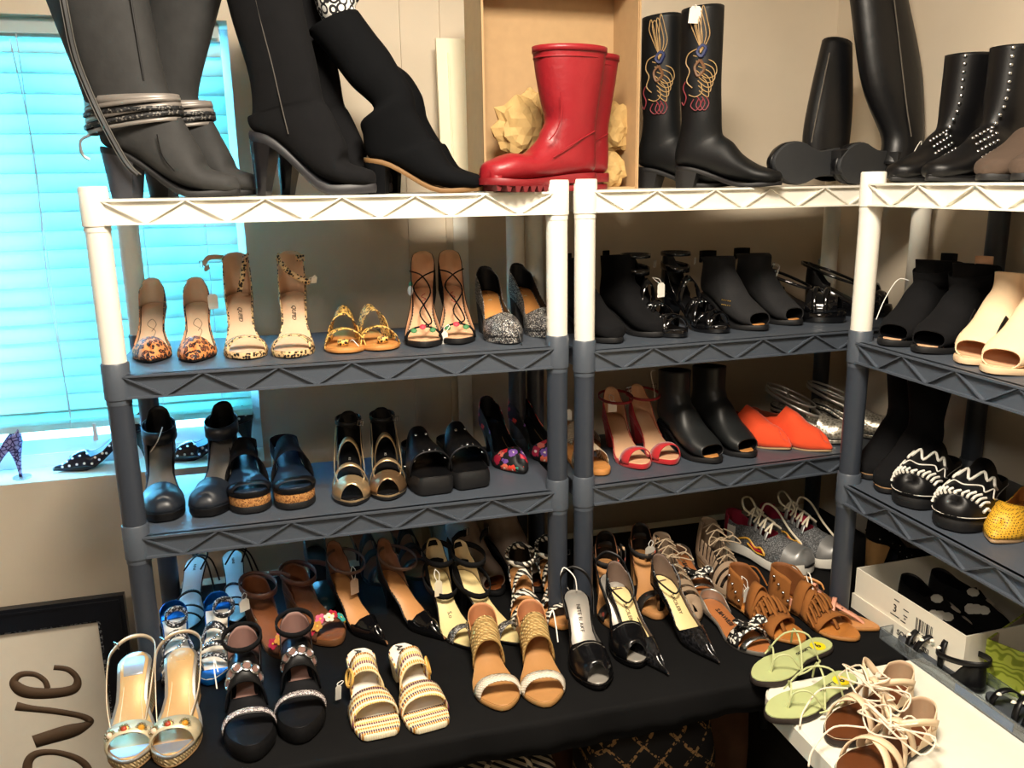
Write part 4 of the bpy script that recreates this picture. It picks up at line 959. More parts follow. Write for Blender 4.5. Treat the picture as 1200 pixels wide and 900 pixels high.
def cardboard_box():
    CB = M('cardboard', '#b8986f', .85, vary=.1, grain=(90, .2))
    x0 = aty(563, 120, .175).x; x1 = aty(749, 120, .175).x; w = x1 - x0; h = .47; d = .135; t = .005
    o = empty('cardboard_box', ((x0 + x1) / 2, .235, FZ + .001), math.radians(3), 'tall open cardboard box standing on its side behind red boots', 'box')
    a = w / 2
    MB().box((-a, d - .06, 0), (a, d - .06 + t, h)).build('back_panel', CB, o, 0)
    for sx in (-1, 1):
        MB().box((sx * a - (t if sx > 0 else 0), -.06, 0), (sx * a + (t if sx < 0 else 0), d - .06, h)).build('side_panel', CB, o, 0)
        MB().box((sx * a - .003 if sx > 0 else sx * a - .001, -.064, 0), (sx * a + .001 if sx > 0 else sx * a + .003, -.06, h)).build('flap_edge', CB, o, 0)
    MB().box((-a, -.06, 0), (a, d - .06, t)).build('bottom_panel', CB, o, 0); MB().box((-a, -.06, h - t), (a, d - .06, h)).build('top_panel', CB, o, 0)
    PP = M('kraft_paper', '#bf9f66', .8, vary=.25, grain=(25, .6))
    for k, (px, py, yy, r) in enumerate(((608, 150, .22, .055), (622, 128, .26, .035), (720, 150, .25, .045), (717, 200, .22, .034))):
        P = aty(px, py, yy); random.seed(40 + k); bm = bmesh.new(); bmesh.ops.create_icosphere(bm, subdivisions=3, radius=1)
        for v in bm.verts:
            q = v.co; n = math.sin(q.x * 5 + k) * math.cos(q.y * 6 - k) + .7 * math.sin(q.z * 9 + q.x * 4) + random.uniform(-.35, .35); v.co = Vector((q.x * r * 1.0, q.y * r * .55, q.z * r * 1.25)) * (1 + .16 * n)
        me = bpy.data.meshes.new('crumpled_paper'); bm.to_mesh(me); bm.free(); me.materials.append(PP); ob = bpy.data.objects.new('crumpled_paper', me); COL.objects.link(ob); ob.location = (P.x, yy, max(P.z, FZ + r * 1.2))
        tag(ob, ('crumpled kraft paper wad left of the red boots', 'small crumpled kraft paper wad touching the red shaft', 'upright crumpled kraft paper right of the red boots', 'lowest crumpled kraft paper ball at the box corner')[k], 'paper', 'crumpled packing paper')
def embroidered_boot(i, side):
    L, W, hh, pl = .258, .094, .04, .010
    s = Shoe('embroidered_boot', lab('black tall boot with gold bird embroidery beside cardboard box', i), 'bird embroidered black boots', side, L=L, W=W, toe='almond', hh=hh, pl=pl, heel_l=.24)
    s.sole(BLR); s.heel(BLR, .055, .05, .003, 1)
    BL2 = M('matte_black_leather', '#0b0d0f', .5, vary=.15, grain=(300, .15), spec=.3)
    sh = [(.106, .17, .014, .15, .04), (.102, .24, .008, .23, .042), (.102, .32, .006, .32, .043), (.102, .405, .006, .398, .043)]
    s.boot('upper', foot_rings(L, W, hh, pl, .085, ank_f=.42, toe_h=.03, inst=.07)[:-1] + sh, BL2, lining=BLK)
    G, RD, BU = M('gold_thread', '#a98a5c', .5), M('dark_red_thread', '#7c2a33', .6), M('navy_thread', '#1e2a57', .6)
    def P(a, z):
        th = math.radians(66 + 1.9 * a); c = .054; h = .048 + .002; w = .043 + .0025
        p = 2.25; ca, sa = math.cos(th), math.sin(th)
        e = math.copysign(abs(ca) ** (2 / p), ca); l = w * math.copysign(abs(sa) ** (2 / p), sa)
        return s.L3((c + h * e) / L, -l, z)
    def st(nm, pts, m, r=.0011): tube_obj(nm, [P(a, z) for a, z in pts], r, m, s.root, 5, 5)
    for k in range(4): st('wing_feather', [(6, .30), (-6 + 5 * k, .335), (-2 + 6 * k, .37 + .006 * k), (4 + 5 * k, .40 - .008 * k), (6 + 4 * k, .375 - .005 * k), (6, .31)], G)
    for k in range(5): st('body_feather', [(14 - 3 * k, .295 - .012 * k), (-14 + 2 * k, .28 - .012 * k), (-20 + 3 * k, .255 - .012 * k), (-4, .245 - .010 * k), (10 - k, .262 - .011 * k)], G)
    st('breast_patch', [(-2, .31), (4, .292), (10, .302), (4, .316), (-2, .31)], BU, .004); st('body_patch', [(6, .285), (0, .265), (8, .25), (12, .27), (6, .285)], M('brown_thread', '#6b4a30', .6), .0035)
    st('neck', [(8, .31), (20, .30), (24, .28), (18, .262), (22, .24), (14, .225)], G, .0014); st('leg', [(4, .235), (2, .215), (10, .205), (18, .21)], G)
    for k in range(3): st('red_scroll', [(-4 + 6 * k, .205), (-9 + 6 * k, .19), (-3 + 6 * k, .175), (3 + 6 * k, .185), (0 + 6 * k, .2)], RD, .0013)
    st('red_scroll', [(24, .24), (28, .225), (22, .205), (26, .188), (30, .195)], RD, .0013)
    if i: s.price_tag(.2, -.056, .40, (.0, -.006, -.002), w=.03, h=.036, rz=-.7, tilt=.2)
    put_px(s, (804, 852)[i], (.19, .08)[i], (42, 44)[i], lv=.001, py=222)
def corner_boot(i, side):
    s = Shoe('over_knee_boot', ('over-the-knee black leather boot lying with its sole facing out', 'over-the-knee black leather boot leaning tall into the room corner')[i], 'black over-the-knee boots', side, L=.25, W=.1, toe='round', hh=.0, pl=.012, cat='shoe')
    BL3 = M('creased_black_leather', '#0b0c0f', .38, vary=.2, grain=(40, .6), spec=.4)
    s.sole(M('worn_sole', '#2b2d30', .7), r=.002); s.slab('heel_block', BLR, lambda t: .002, lambda t: -.03, .003, 0, .28)
    s.upper('foot', BL3, tabf([(0, .085), (.4, .085), (.7, .06), (1, .03)]), const(.2), p=2.3)
    if i == 0: P = aty(953, 200, .07); rot = Euler((math.radians(82), math.radians(8), math.radians(-82)))
    else: P = aty(1022, 196, .09); rot = Euler((math.radians(84), 0, math.radians(-84)))
    rot = (Matrix.Rotation(math.radians((14, 20)[i]), 3, 'Z') @ Matrix.Rotation(math.radians(-90), 3, 'X') @ Matrix.Rotation(math.radians((-92, -88)[i]), 3, 'Z')).to_euler()
    s.root.location = (P.x, P.y, FZ + .054); s.root.rotation_euler = rot
    inv = (Matrix.Translation(s.root.location) @ rot.to_matrix().to_4x4()).inverted()
    pl = [((965, 200, .15), (968, 165, .19), (975, 110, .22), (981, 50, .25)), ((1050, 200, .12), (1058, 160, .13), (1045, 90, .15), (1030, 0, .17), (1024, -40, .18))][i]
    rd = [((.055, .04), (.068, .04), (.062, .035), (.042, .03)), ((.055, .045), (.058, .04), (.086, .045), (.078, .045), (.074, .045))][i]
    limb(s.root, 'shaft', [inv @ aty(*q) for q in pl], rd, BL3, lining=BLK, up0=inv.to_3x3() @ Vector((0, 1, 0)))
    if i == 0:
        q = [(950, 172, .16), (960, 120, .165), (972, 62, .19)]
    else: q = [(1068, 160, .085), (1062, 120, .095), (1055, 60, .11), (1048, 0, .12)]
    tube_obj('shaft_seam', [inv @ aty(*k) for k in q], .0016, M('seam_thread', '#5c574f', .7), s.root, 5, 5)
    if i: tube_obj('tag_thread', [inv @ aty(1075, 195, .05), inv @ aty(1080, 165, .06), inv @ aty(1070, 180, .05)], .001, M('tag_thread', '#efece4', .8), s.root, 4, 5)
def studded_boot(i, side):
    L, W, hh, pl = .275, .094, .03, .010
    s = Shoe('studded_boot', lab('black leather ankle boot with rows of silver studs', i), 'studded black boots', side, L=L, W=W, toe='almond', hh=hh, pl=pl, heel_l=.25)
    s.sole(BLR); s.heel(BLR, .055, .055, .003, 1); s.slab('welt', BLK, lambda t: s.zt(t) + .003, lambda t: s.zt(t) - .001, -.002)
    sh = [(.125, .16, .005, .15, .042), (.122, .21, -.005, .21, .045), (.12, .265, -.012, .265, .048)]
    s.boot('upper', foot_rings(L, W, hh, pl, .09, ank_f=.47, toe_h=.034, inst=.072)[:-1] + sh, BLK, lining=COG)
    S_ = metal()
    for k in range(11):
        z = .258 - .016 * k; f = .445 + .012 * max(0, k - 5)
        s.stud('stud', f - .03 + .02 * max(0, (k - 7)), .027, z, .0042, S_, N=(.8, -.7, .1))
    for k in range(24):
        t = .48 + .035 * (k % 6) + .012 * (k // 6 % 2); s.stud('stud', t, .042 - .008 * (k // 6), .048 + .013 * (k // 6) + .12 * (.66 - t), .0042, S_, N=(.7, -.3, .7))
    for cz in (.215, .16):
        for k in range(8): a = k * PI / 4; s.stud('jewel', .2 + .02 * math.cos(a), .047, cz + .011 * math.sin(a), .003, M('black_jewel', '#3c4048', .1, .5), N=(1, 0, 0))
    P = atx((1041, 1089)[i], (203, 207)[i], 1.585 + .01 * i); yaw = math.radians(-82); d = Vector((math.sin(yaw), -math.cos(yaw), 0)); c = P - d * L / 2
    s.put(c.x, c.y, FZ + LC[0], yaw)
def taupe_boot(i, side):
    s = peep_bootie('taupe_bootie', 'taupe brown suede ankle boot at the right edge', 'taupe suede boots', i, side, M('taupe_suede', '#4a3b30', .9, vary=.15, grain=(300, .3)), hh=.02, shaft=.11, peep=None, W=.094)
    P = atx((1147, 1196)[i], (207, 208)[i], 1.60 + .01 * i); yaw = math.radians(-82); d = Vector((math.sin(yaw), -math.cos(yaw), 0)); c = P - d * s.L / 2
    s.put(c.x, c.y, FZ + LC[0], yaw)
def cream_panel():
    P0 = aty(513, 42, .44); P1 = aty(575, 190, .44); w = P1.x - P0.x; h = P0.z - FZ
    o = empty('panel_door', ((P0.x + P1.x) / 2, .44, FZ), label='cream moulded panel leaning behind the cardboard box', cat='panel')
    CP = M('cream_panel_paint', '#efe6c8', .5, vary=.03)
    MB().box((-w / 2, 0, 0.0), (w / 2, .016, h)).build('board', CP, o, 0)
    m = MB(); x0, x1, z0, z1 = -w / 2 + .03, w / 2 - .004, .02, h - .035
    m.tube([(x0, -.001, z0), (x0, -.001, z1)], .003, 8); m.build('moulding', CP, o)
    m = MB(); m.tube([(x1 - .012, -.001, .01), (x1 - .012, -.001, h * .62), (x1 - .006, -.001, h * .65), (x1 + .003, -.001, h * .65)], .0035, 8); m.build('moulding', CP, o)
    o.rotation_euler = (math.radians(-4), 0, 0)
for i, sd in enumerate((-1, 1)):
    for fn in (grey_boot, suede_tall_boot, slouch_boot, red_boot, embroidered_boot, corner_boot, studded_boot, taupe_boot): fn(i, sd)
star_cloth(); cardboard_box(); cream_panel()
# ================================================================== shoes on the black table
TL = -1.0 + .0005
THR = M('tag_thread', '#efece4', .8)
# ---- front row
def jewel_wedge(i, side):
    s = Shoe('jewel_wedge', lab('silver slingback wedge sandal with jewelled toe strap', i), 'silver jewelled wedges', side, L=.252, W=.09, toe='round', hh=.075, pl=.022, wedge=True)
    ROPE = M('rope_sole', rough=.85, pat=p_weave('#c9b389', '#8b744d', 75, 60, .9))
    s.slab('outsole', M('tan_outsole', '#8a6a45', .7), lambda t: .006, lambda t: 0.0 + s.spr(t) * .5, .001)
    s.slab('rope_wedge', ROPE, lambda t: s.zt(t) - .004, lambda t: .006, .0005); s.slab('footbed', SIL, s.zt, lambda t: s.zt(t) - .005, -.001)
    s.insole(M('tan_metallic_insole', '#cfa772', .4, .25, vary=.12), .005)
    s.insole(M('silver_heel_pad', '#b8bec8', .32, .6), .011, .0028, .03, .30 if i == 0 else .05, 'heel_pad') if i == 0 else s.insole(M('cream_sticker', '#e6d3ae', .6), .021, .003, .14, .25, 'size_sticker')
    s.insole(M('silver_toe_pad', '#aeb6c4', .3, .65), .006, .0026, .80, .985, 'toe_pad')
    for sg in (1, -1): s.tube('insole_stitching', [(.12, sg * .018, s.zt(.12) + .0022), (.35, sg * .015, s.zt(.35) + .0022), (.6, sg * .022, s.zt(.6) + .0022)], .0006, M('cream_thread', '#e9dcbd', .7))
    CL = M('cream_metallic_leather', '#d8c9a6', .38, .35, vary=.08)
    s.strap('toe_strap', CL, .775, .040, .036, p=2.3, n=20)
    for k, (l, c) in enumerate(((-.031, '#d9c0a8'), (-.006, '#a63b25'), (.022, '#c98a2c'))):
        z = s.zt(.78) + .036 * math.sqrt(max(.1, 1 - (l / .047) ** 2)) + .001; n = (l * 14, -.75, .8)
        o = s.stud('medallion', .80, l, z, .0105, M('antique_gold', '#8d7640', .35, .9), flat=.3, N=n)
        v = Vector(n).normalized(); j = s.stud('jewel_stone', .80, l, 0, .0058, M('stone_%d' % k, c, .2), o, .8, n); j.location = v * .0025
        q = v.to_track_quat('Z', 'Y')
        for m in range(10): a = m * PI / 5; d = s.stud('medallion_bead', .8, l, 0, .0022, M('antique_silver', '#a59c86', .3, .9), o, .7, n); d.location = q @ Vector((.0088 * math.cos(a), .0088 * math.sin(a), .002))
    zh = s.zt(.05)
    ST = M('champagne_strap', '#cbb9a0', .35, .4)
    s.rib('slingback_strap', [(.66, -.034, s.zt(.66) + .012), (.5, -.040, s.zt(.5) + .03), (.25, -.042, zh + .02), (.06, -.036, zh + .024), (-.035, -.014, zh + .03), (-.04, .014, zh + .03), (.04, .036, zh + .024), (.22, .042, zh + .018), (.45, .036, s.zt(.45) + .02), (.66, .026, s.zt(.66) + .02)], .0075, ST, (0, .25, 1))
    s.buckle(.03, -.034, zh + .026, .014, .011, (0, 0, -.9))
    s.toe_at((147, 205)[i], (908, 901)[i], TL, hx=(160, 214)[i], hz=.10)
def grommet_wedge(i, side):
    s = Shoe('grommet_wedge', lab('black wedge sandal with silver grommets and rhinestone strap', i), 'black grommet wedges', side, L=.25, W=.094, toe='round', hh=.055, pl=.032, wedge=True)
    s.sole(M('black_wedge', '#0a0a0c', .65, spec=.25), r=.004); s.insole(M('black_footbed', '#0e0e11', .6, spec=.25), .004)
    RH = M('rhinestone_strap', rough=.25, pat=p_cells([(0, '#8f8588'), (.3, '#cfc6c4'), (.6, '#6d6468'), (.85, '#f0ece6')], 520, bump=.6))
    s.strap('rhinestone_strap', BLK, .72, .020, .034, p=2.3)
    o = s.strap('rhinestone_band', RH, .72, .014, .0362, p=2.3, grow=.002)
    B = s.strap('grommet_band', BLK, .41, .060, .056, p=2.3, n=24, thick=.003)
    for a in (25, 52, 79, 106, 133, 158):
        th = math.radians(a); p = 2.3; cs = math.cos(th); w = s.w(.41) + .003
        l = math.copysign(abs(cs) ** (2 / p), cs) * w; z = s.zt(.41) + .056 * math.sin(th) ** (2 / p); n = Vector((cs, -.35, math.sin(th) * .8 + .1)).normalized(); q = n.to_track_quat('Z', 'Y')
        ring = MB().tube([q @ Vector((.0098 * math.cos(2 * PI * k / 14), .0098 * math.sin(2 * PI * k / 14), 0)) for k in range(14)], .0026, 6, True).build('grommet', metal(), B); ring.location = s.L3(.425, l, z + .003)
        d = MB().cyl((0, 0, 0), .0085, .0006, 12).build('grommet_hole', M('mauve_insole', '#7a5b52', .7), ring); d.rotation_euler = q.to_euler()
    s.upper('heel_counter', BLK, tabf([(0, .14), (.3, .12)]), tabf([(0, .06), (.04, .055), (.12, .04), (.3, .012), (.36, .002)]), t1=.36, lining=M('mauve_lining', '#8b6a62', .6))
    s.ankle('ankle_strap', BLS, .19, s.zt(.1) + .062, .037, .05, .010, tilt=.004, thick=.004)
    s.insole(M('mauve_insole_pad', '#9a766c', .55), .012, .0026, .06, .5, 'heel_pad')
    if i == 0: s.tube('tag_thread', [(.4, -.046, s.zt(.4) + .05), (.34, -.052, s.zt(.4) + .07), (.42, -.052, s.zt(.4) + .06), (.5, -.05, s.zt(.4) + .03)], .0012, THR)
    s.toe_at((293, 358)[i], (897, 874)[i], TL, hx=(284, 345)[i], hz=.12)
def woven_block_slide(i, side):
    s = Shoe('multicolour_slide', lab('multicoloured woven square toe slide with round buckle', i), 'multicoloured woven slides', side, L=.245, W=.09, toe='square', hh=.045, pl=.010)
    WV = M('multicolour_weave', rough=.75, pat=p_stripeweave(['#e2cf9c', '#c98a1e', '#e9dcb8', '#6d3248', '#d9b45c', '#efe3c4', '#b5761c', '#4a3a55'], 6.0, 70))
    s.sole(WV, r=.001); s.insole(M('white_insole', '#e9e2d6', .5, vary=.04), .0035, t1=.74); s.insole(WV, .003, .0016, .74, 1.0, 'toe_bed'); s.heel(M('woven_heel', '#d8c49a', .7), .05, .05, .003, 1)
    s.strap('toe_strap', WV, .70, .050, .040, .03, p=2.4, n=20, thick=.003); B = s.strap('buckle_strap', WV, .40, .040, .050, -.02, p=2.4, n=20, thick=.003)
    sg = -1 if i == 0 else 1
    b = MB().tube([(0, .016 * math.cos(2 * PI * k / 18), .017 * math.sin(2 * PI * k / 18)) for k in range(18)], .0028, 7, True); b.tube([(0, 0, -.017), (0, 0, .017)], .002, 6)
    o = b.build('round_buckle', M('rattan_buckle', '#d5a956', .5), s.root); o.location = s.L3(.42, sg * (s.w(.42) + .003), s.zt(.42) + .024); o.rotation_euler = (0, sg * -.25, sg * -.25)
    s.text('ANNE', .02, INK, .155, -.004, flip=True, bold=.0002)
    if i == 0: s.price_tag(.42, -.046, s.zt(.4) + .02, (-.008, -.01, -.002), w=.012, h=.04, rz=.2, tilt=.25)
    s.toe_at((443, 511)[i], (869, 858)[i], TL, hx=(420, 467)[i], hz=.06)
def raffia_sandal(i, side):
    s = Shoe('raffia_sandal', lab('tan sandal with raffia band and white toe strap', i), 'raffia band sandals', side, L=.248, W=.094, toe='round', hh=.05, pl=.010)
    RF = M('raffia_braid', rough=.8, pat=p_weave('#dcbc7e', '#9b7a43', 52, 48, 1.0)); WB = M('white_woven_leather', rough=.6, pat=p_weave('#f0e9dc', '#c9bda8', 80, 60, .6))
    s.sole(M('honey_sole', '#b08450', .5)); s.insole(M('honey_leather', '#b0804e', .45, vary=.12), .003); s.insole(M('honey_pad', '#a0652c', .45), .010, .0024, .03, .27, 'heel_pad'); s.heel(M('stacked_heel', '#9a6a38', .55), .05, .05, .004, 1)
    s.strap('raffia_band', RF, .36, .056, .060, p=2.3, n=22, thick=.003)
    for k in range(5): s.strap('raffia_cord', RF, .28 + .04 * k, .007, .0615, p=2.3, n=18, thick=.003, grow=.002)
    s.strap('toe_strap', WB, .79, .027, .036, p=2.3, n=20, thick=.0025)
    s.upper('heel_quarter', M('quarter_tan', '#c08a56', .5), tabf([(0, .14), (.3, .1)]), tabf([(0, .052), (.05, .048), (.14, .034), (.28, .03)]), t1=.28, lining=M('tan_lining', '#b97f58', .6))
    s.buckle(.22, -.036, s.zt(.2) + .032, .010, .016, (0, 0, -1.2)); s.text('- - -', .008, WHT, .14, along=False, dz=.0034)
    if i: s.tube('tag_thread', [(.24, .036, s.zt(.2) + .04), (.2, .045, s.zt(.2) + .05), (.3, .046, s.zt(.2) + .03), (.4, .045, s.zt(.3) + .01)], .0015, THR)
    s.toe_at((588, 645)[i], (836, 831)[i], TL, hx=(562, 620)[i], hz=.10)
def peep_slingback(i, side):
    s = Shoe('peep_slingback', lab('black leather peep toe slingback pump with silver insole', i), 'black peep toe slingbacks', side, L=.252, W=.086, toe='round', hh=.085, pl=.014)
    s.sole(BLK, r=.003); s.insole(M('silver_insole', '#b3ada4', .35, .5, vary=.12), .003); s.heel(BLP, .016, .018, .014, 1.8); s.layer('welt', BLP, .010, .0135, -.002)
    s.upper('vamp', M('smooth_black_leather', '#0d0d0f', .22, vary=.1), tabf([(.3, .06), (.6, .052), (.85, .044), (1, .03)]), tabf([(.24, .006), (.45, .016), (.58, .03), (.66, .08)]), t0=.24, t1=.94, lining=BLK, p=2.2)
    s.tube('topline_stitching', [(.645, -.034, s.zt(.62) + .03), (.665, -.015, s.zt(.66) + .048), (.667, 0, s.zt(.66) + .0505), (.665, .015, s.zt(.66) + .048), (.645, .034, s.zt(.62) + .03)], .001, SIL)
    zh = s.zt(.05)
    s.rib('slingback_strap', [(.34, -.030, s.zt(.34) + .01), (.18, -.036, zh + .018), (.02, -.03, zh + .04), (-.05, -.008, zh + .05), (-.05, .01, zh + .05), (.02, .03, zh + .04), (.18, .036, zh + .018), (.34, .030, s.zt(.34) + .01)], .0075, BLK, (0, .3, 1))
    s.text('NITE BLAKE', .0125, INK, .32, flip=True)
    if i == 0: s.tube('tag_thread', [(.0, -.03, zh + .04), (-.03, -.02, zh + .055), (.05, .0, zh + .04), (.08, .004, zh + .01)], .0014, THR)
    s.toe_at((700, 752)[i], (812, 785)[i], TL, hx=(672, 712)[i], hz=.14)
def snake_pump(i, side):
    s = Shoe('snake_pump', lab('pointed black snakeskin pump with cream insole', i), 'pointed black snakeskin pumps', side, L=.262, W=.082, toe='sharp', hh=.085, pl=.005)
    SK = M('black_snakeskin', rough=.15, pat=p_cells([(0, '#060607'), (.5, '#111113'), (.9, '#26262a')], 170, out='Distance', interp='LINEAR', bump=.6), coat=.4)
    s.sole(BLK); s.insole(M('cream_insole', '#e4cf95', .5, vary=.05), .003, t1=.74); s.heel(SK, .011, .012, .018, 2.2)
    s.upper('upper', SK, tabf([(0, .12), (.4, .09), (.66, .048), (.85, .03), (1, .012)]), tabf([(0, .062), (.02, .06), (.1, .045), (.24, .018), (.5, .012), (.60, .02), (.655, .07)]), lining=M('brown_grey_lining', '#6d5a50', .5))
    s.insole(M('brown_pad', '#5c463c', .5), .012, .0026, .04, .15, 'heel_pad')
    s.text('SACILEBY', .012, INK, .34, flip=True)
    s.tube('ankle_lace', [(.10, -.026, s.zt(.1) + .05), (.16, -.03, s.zt(.15) + .03), (.27, -.022, s.zt(.2) + .02), (.33, .0, s.zt(.3) + .02), (.27, .022, s.zt(.2) + .022), (.14, .024, s.zt(.1) + .045)], .0022, BLK)
    s.toe_at((781, 846)[i], (795, 780)[i], TL, hx=(717, 768)[i], hz=.145)
# ---- rear rows under the left unit
def lace_mule(i, side):
    s = Shoe('lace_sandal', lab('white insole sandal with thin black laces by window wall', i), 'white sandals with black laces', side, L=.24, W=.078, toe='almond', hh=.08, pl=.006)
    s.sole(BLK); s.insole(M('pale_blue_white', '#dfe6ea', .4, vary=.04), .002); s.heel(BLK, .012, .012, .012, 2)
    s.text('NINE', .009, INK, .2, flip=True)
    for k, t in enumerate((.55, .7, .82)): s.strap('lace_strap', BLK, t, .006, .04 - .006 * k, .06)
    zh = s.zt(.1)
    s.tube('lace', [(.3, .02, zh), (.2, .035, zh + .03), (.1, .02, zh + .035), (.12, .0, zh + .02), (.2, .0, zh + .03), (.24, .03, zh + .02), (.3, .045, zh - .03), (.32, .05, zh - .06)], .0022, BLK); s.tube('lace', [(.3, -.02, zh), (.22, .01, zh + .03), (.16, .04, zh + .01), (.24, .06, zh - .04)], .0022, BLK)
    s.toe_at((212, 280)[i], (745, 733)[i], TL, hx=(232, 272)[i], hz=.09)
def blue_sandal(i, side):
    s = Shoe('blue_sandal', lab('metallic blue and white wedge sandal with beaded straps', i), 'metallic blue beaded sandals', side, L=.245, W=.084, toe='round', hh=.065, pl=.012)
    BM = M('metallic_blue', '#1668b4', .25, .6, vary=.15); BD = M('beaded_black', rough=.3, pat=p_cells([(0, '#101216'), (.5, '#24262c'), (.75, '#c8c8cc')], 330))
    s.sole(BM); s.insole(M('white_footbed', '#ddd3c4', .5), .003, t0=.14); s.insole(BM, .002, .003, 0, .2, 'blue_heel_pad'); s.insole(BM, .004, .0028, .8, 1, 'blue_toe_pad'); s.heel(BM, .04, .05, .004, 1)
    s.upper('heel_rim', BM, tabf([(0, .1), (.3, .1)]), tabf([(0, .02), (.1, .014), (.2, .003)]), t1=.2)
    for t, h, sk in ((.5, .05, .03), (.66, .042, -.04), (.78, .034, .03)): s.strap('beaded_strap', BD, t, .014, h, sk, thick=.004)
    s.ankle('beaded_loop', BD, .36, s.zt(.3) + .05, .022, .02, .012, tilt=.02, lat=.02 * (1 if i else .2), thick=.004)
    for k in range(7): s.stud('bead', .5 + .04 * k, .02 - .006 * k, s.zt(.6) + .045, .004, metal(), N=(0, -.4, 1))
    s.toe_at((215, 250)[i], (815, 805)[i], TL, hx=(203, 256)[i], hz=.08)
def flower_sandal(i, side):
    s = Shoe('flower_sandal', lab('brown wedge sandal with colourful leather flowers on toe', i), 'brown flower sandals', side, L=.25, W=.092, toe='round', hh=.05, pl=.014)
    BR = M('brown_leather', '#7d4a2b', .45, vary=.2); BRL = M('brown_strap', '#5d3a2a', .5)
    s.sole(M('wood_sole', '#6a4426', .6)); s.insole(BR, .003); s.heel(M('wood_heel', '#5a381f', .6), .055, .06, .003, 1)
    s.strap('toe_strap', BRL, .80, .03, .034)
    s.upper('heel_counter', BRL, tabf([(0, .14), (.3, .12)]), tabf([(0, .05), (.06, .046), (.25, .02), (.34, .003)]), t1=.34, lining=BR)
    s.ankle('ankle_strap', BRL, .2, s.zt(.1) + .05, .04, .055, .014, tilt=.012); s.rib('strap_end', [(.1, .04, s.zt(.1) + .052), (.16, .06, s.zt(.1) + .05), (.26, .075, s.zt(.1) + .046)], .013, BRL)
    cols = ['#d9a02e', '#3bb0a8', '#b5243c', '#e8ddc8', '#d6577a', '#c98b3a', '#c32a4a']
    for k in range(7):
        a = math.radians(25 + 130 * k / 6); l = .042 * math.cos(a); z = s.zt(.8) + .036 * math.sin(a) + .003
        m = M('flower_%d' % k, cols[(k + 2 * i) % 7], .6); n = Vector((math.cos(a), -.5, math.sin(a))).normalized(); q = n.to_track_quat('Z', 'Y')
        f = MB()
        for j in range(5):
            b = 2 * PI * j / 5; c = Vector((.0075 * math.cos(b), .0075 * math.sin(b), .002)); ring = [q @ (c + Vector((.0055 * math.cos(x), .0055 * math.sin(x), .0))) for x in [PI * y / 4 for y in range(8)]]
            f.loft([ring, [p + n * .002 for p in ring]])
        o = f.build('leather_flower', m, s.root); o.location = s.L3(.78 + .05 * (k % 2), l, z); h = s.stud('flower_centre', 0, 0, 0, .003, M('flower_heart', '#e6c24a', .5), o, .7, n); h.location = n * .003
    if i == 0: s.price_tag(.28, -.042, s.zt(.2) + .05, (-.004, -.006, -.012), w=.026, h=.03, rz=.2)
    s.toe_at((352, 400)[i], (775, 757)[i], TL, hx=(292, 338)[i], hz=.10)
def ankle_strap_pump(i, side):
    s = Shoe('ankle_strap_pump', lab('pointed black patent pump with tan insole and ankle strap', i), 'pointed black ankle strap pumps', side, L=.25, W=.082, toe='sharp', hh=.08, pl=.006)
    s.sole(BLK); s.insole(M('tan_insole', '#c98f58', .45, vary=.08), .003); s.heel(BLK, .012, .012, .014, 2)
    s.upper('vamp', BLP, tabf([(.55, .05), (.8, .036), (1, .014)]), tabf([(.55, .01), (.62, .02), (.69, .06)]), t0=.58, lining=M('tan_lining_pump', '#c08a5c', .5))
    s.upper('heel_counter', BLK, tabf([(0, .16), (.3, .13)]), tabf([(0, .09), (.03, .085), (.1, .055), (.22, .02), (.3, .004)]), t1=.3, lining=M('brown_lining', '#8a5f45', .6))
    for k in range(14):
        for sg in (1, -1): t = .25 + .028 * k; s.stud('edge_stitch', t, sg * (s.w(t) - .002), s.zt(t) + .003, .0014, BLK, N=(0, 0, 1))
    s.ankle('ankle_strap', M('brown_edge_strap', '#5d4436', .5), .22, s.zt(.1) + .066, .042, .052, .008, tilt=.022, lat=.012)
    if i == 0: s.price_tag(.36, .01, s.zt(.1) + .055, (-.002, -.01, -.028), w=.022, h=.04, rz=.1, mat=M('tan_tag', '#b99c84', .7))
    s.toe_at((452, 524)[i], (760, 752)[i], TL, hx=(388, 446)[i], hz=.15)
def buckle_sandal(i, side):
    s = Shoe('buckle_sandal', lab('black suede ankle buckle sandal with cream insole and tag', i), 'black suede buckle sandals', side, L=.245, W=.08, toe='almond', hh=.085, pl=.006)
    s.sole(BLK); s.insole(M('cream_insole', '#e4cf95', .5, vary=.05), .003); s.heel(BLS, .012, .012, .014, 2)
    s.strap('toe_strap', GLT, .80, .02, .032)
    s.upper('heel_counter', BLS, tabf([(0, .16), (.3, .13)]), tabf([(0, .085), (.04, .08), (.12, .045), (.28, .004)]), t1=.28, lining=M('cream_lining', '#cdb78e', .6))
    s.ankle('ankle_strap', BLS, .2, s.zt(.1) + .075, .038, .045, .014, tilt=.02); s.ankle('ankle_strap', BLS, .24, s.zt(.1) + .03, .042, .05, .014, tilt=.05)
    s.rib('strap_end', [(.2, .036, s.zt(.1) + .09), (.12, .06, s.zt(.1) + .095), (.05, .085, s.zt(.1) + .088)], .016, BLS); s.buckle(.05, .086, s.zt(.1) + .09, .016, .02, (0, 0, .4))
    s.text('S.o', .014, INK, .5, flip=True)
    if i == 0: s.price_tag(.34, -.02, s.zt(.2) + .05, (.0, -.02, -.02), w=.02, h=.04, rz=.15, mat=M('cream_tag', '#e9dfc4', .7))
    s.toe_at((550, 612)[i], (764, 757)[i], TL, hx=(507, 535)[i], hz=.13)
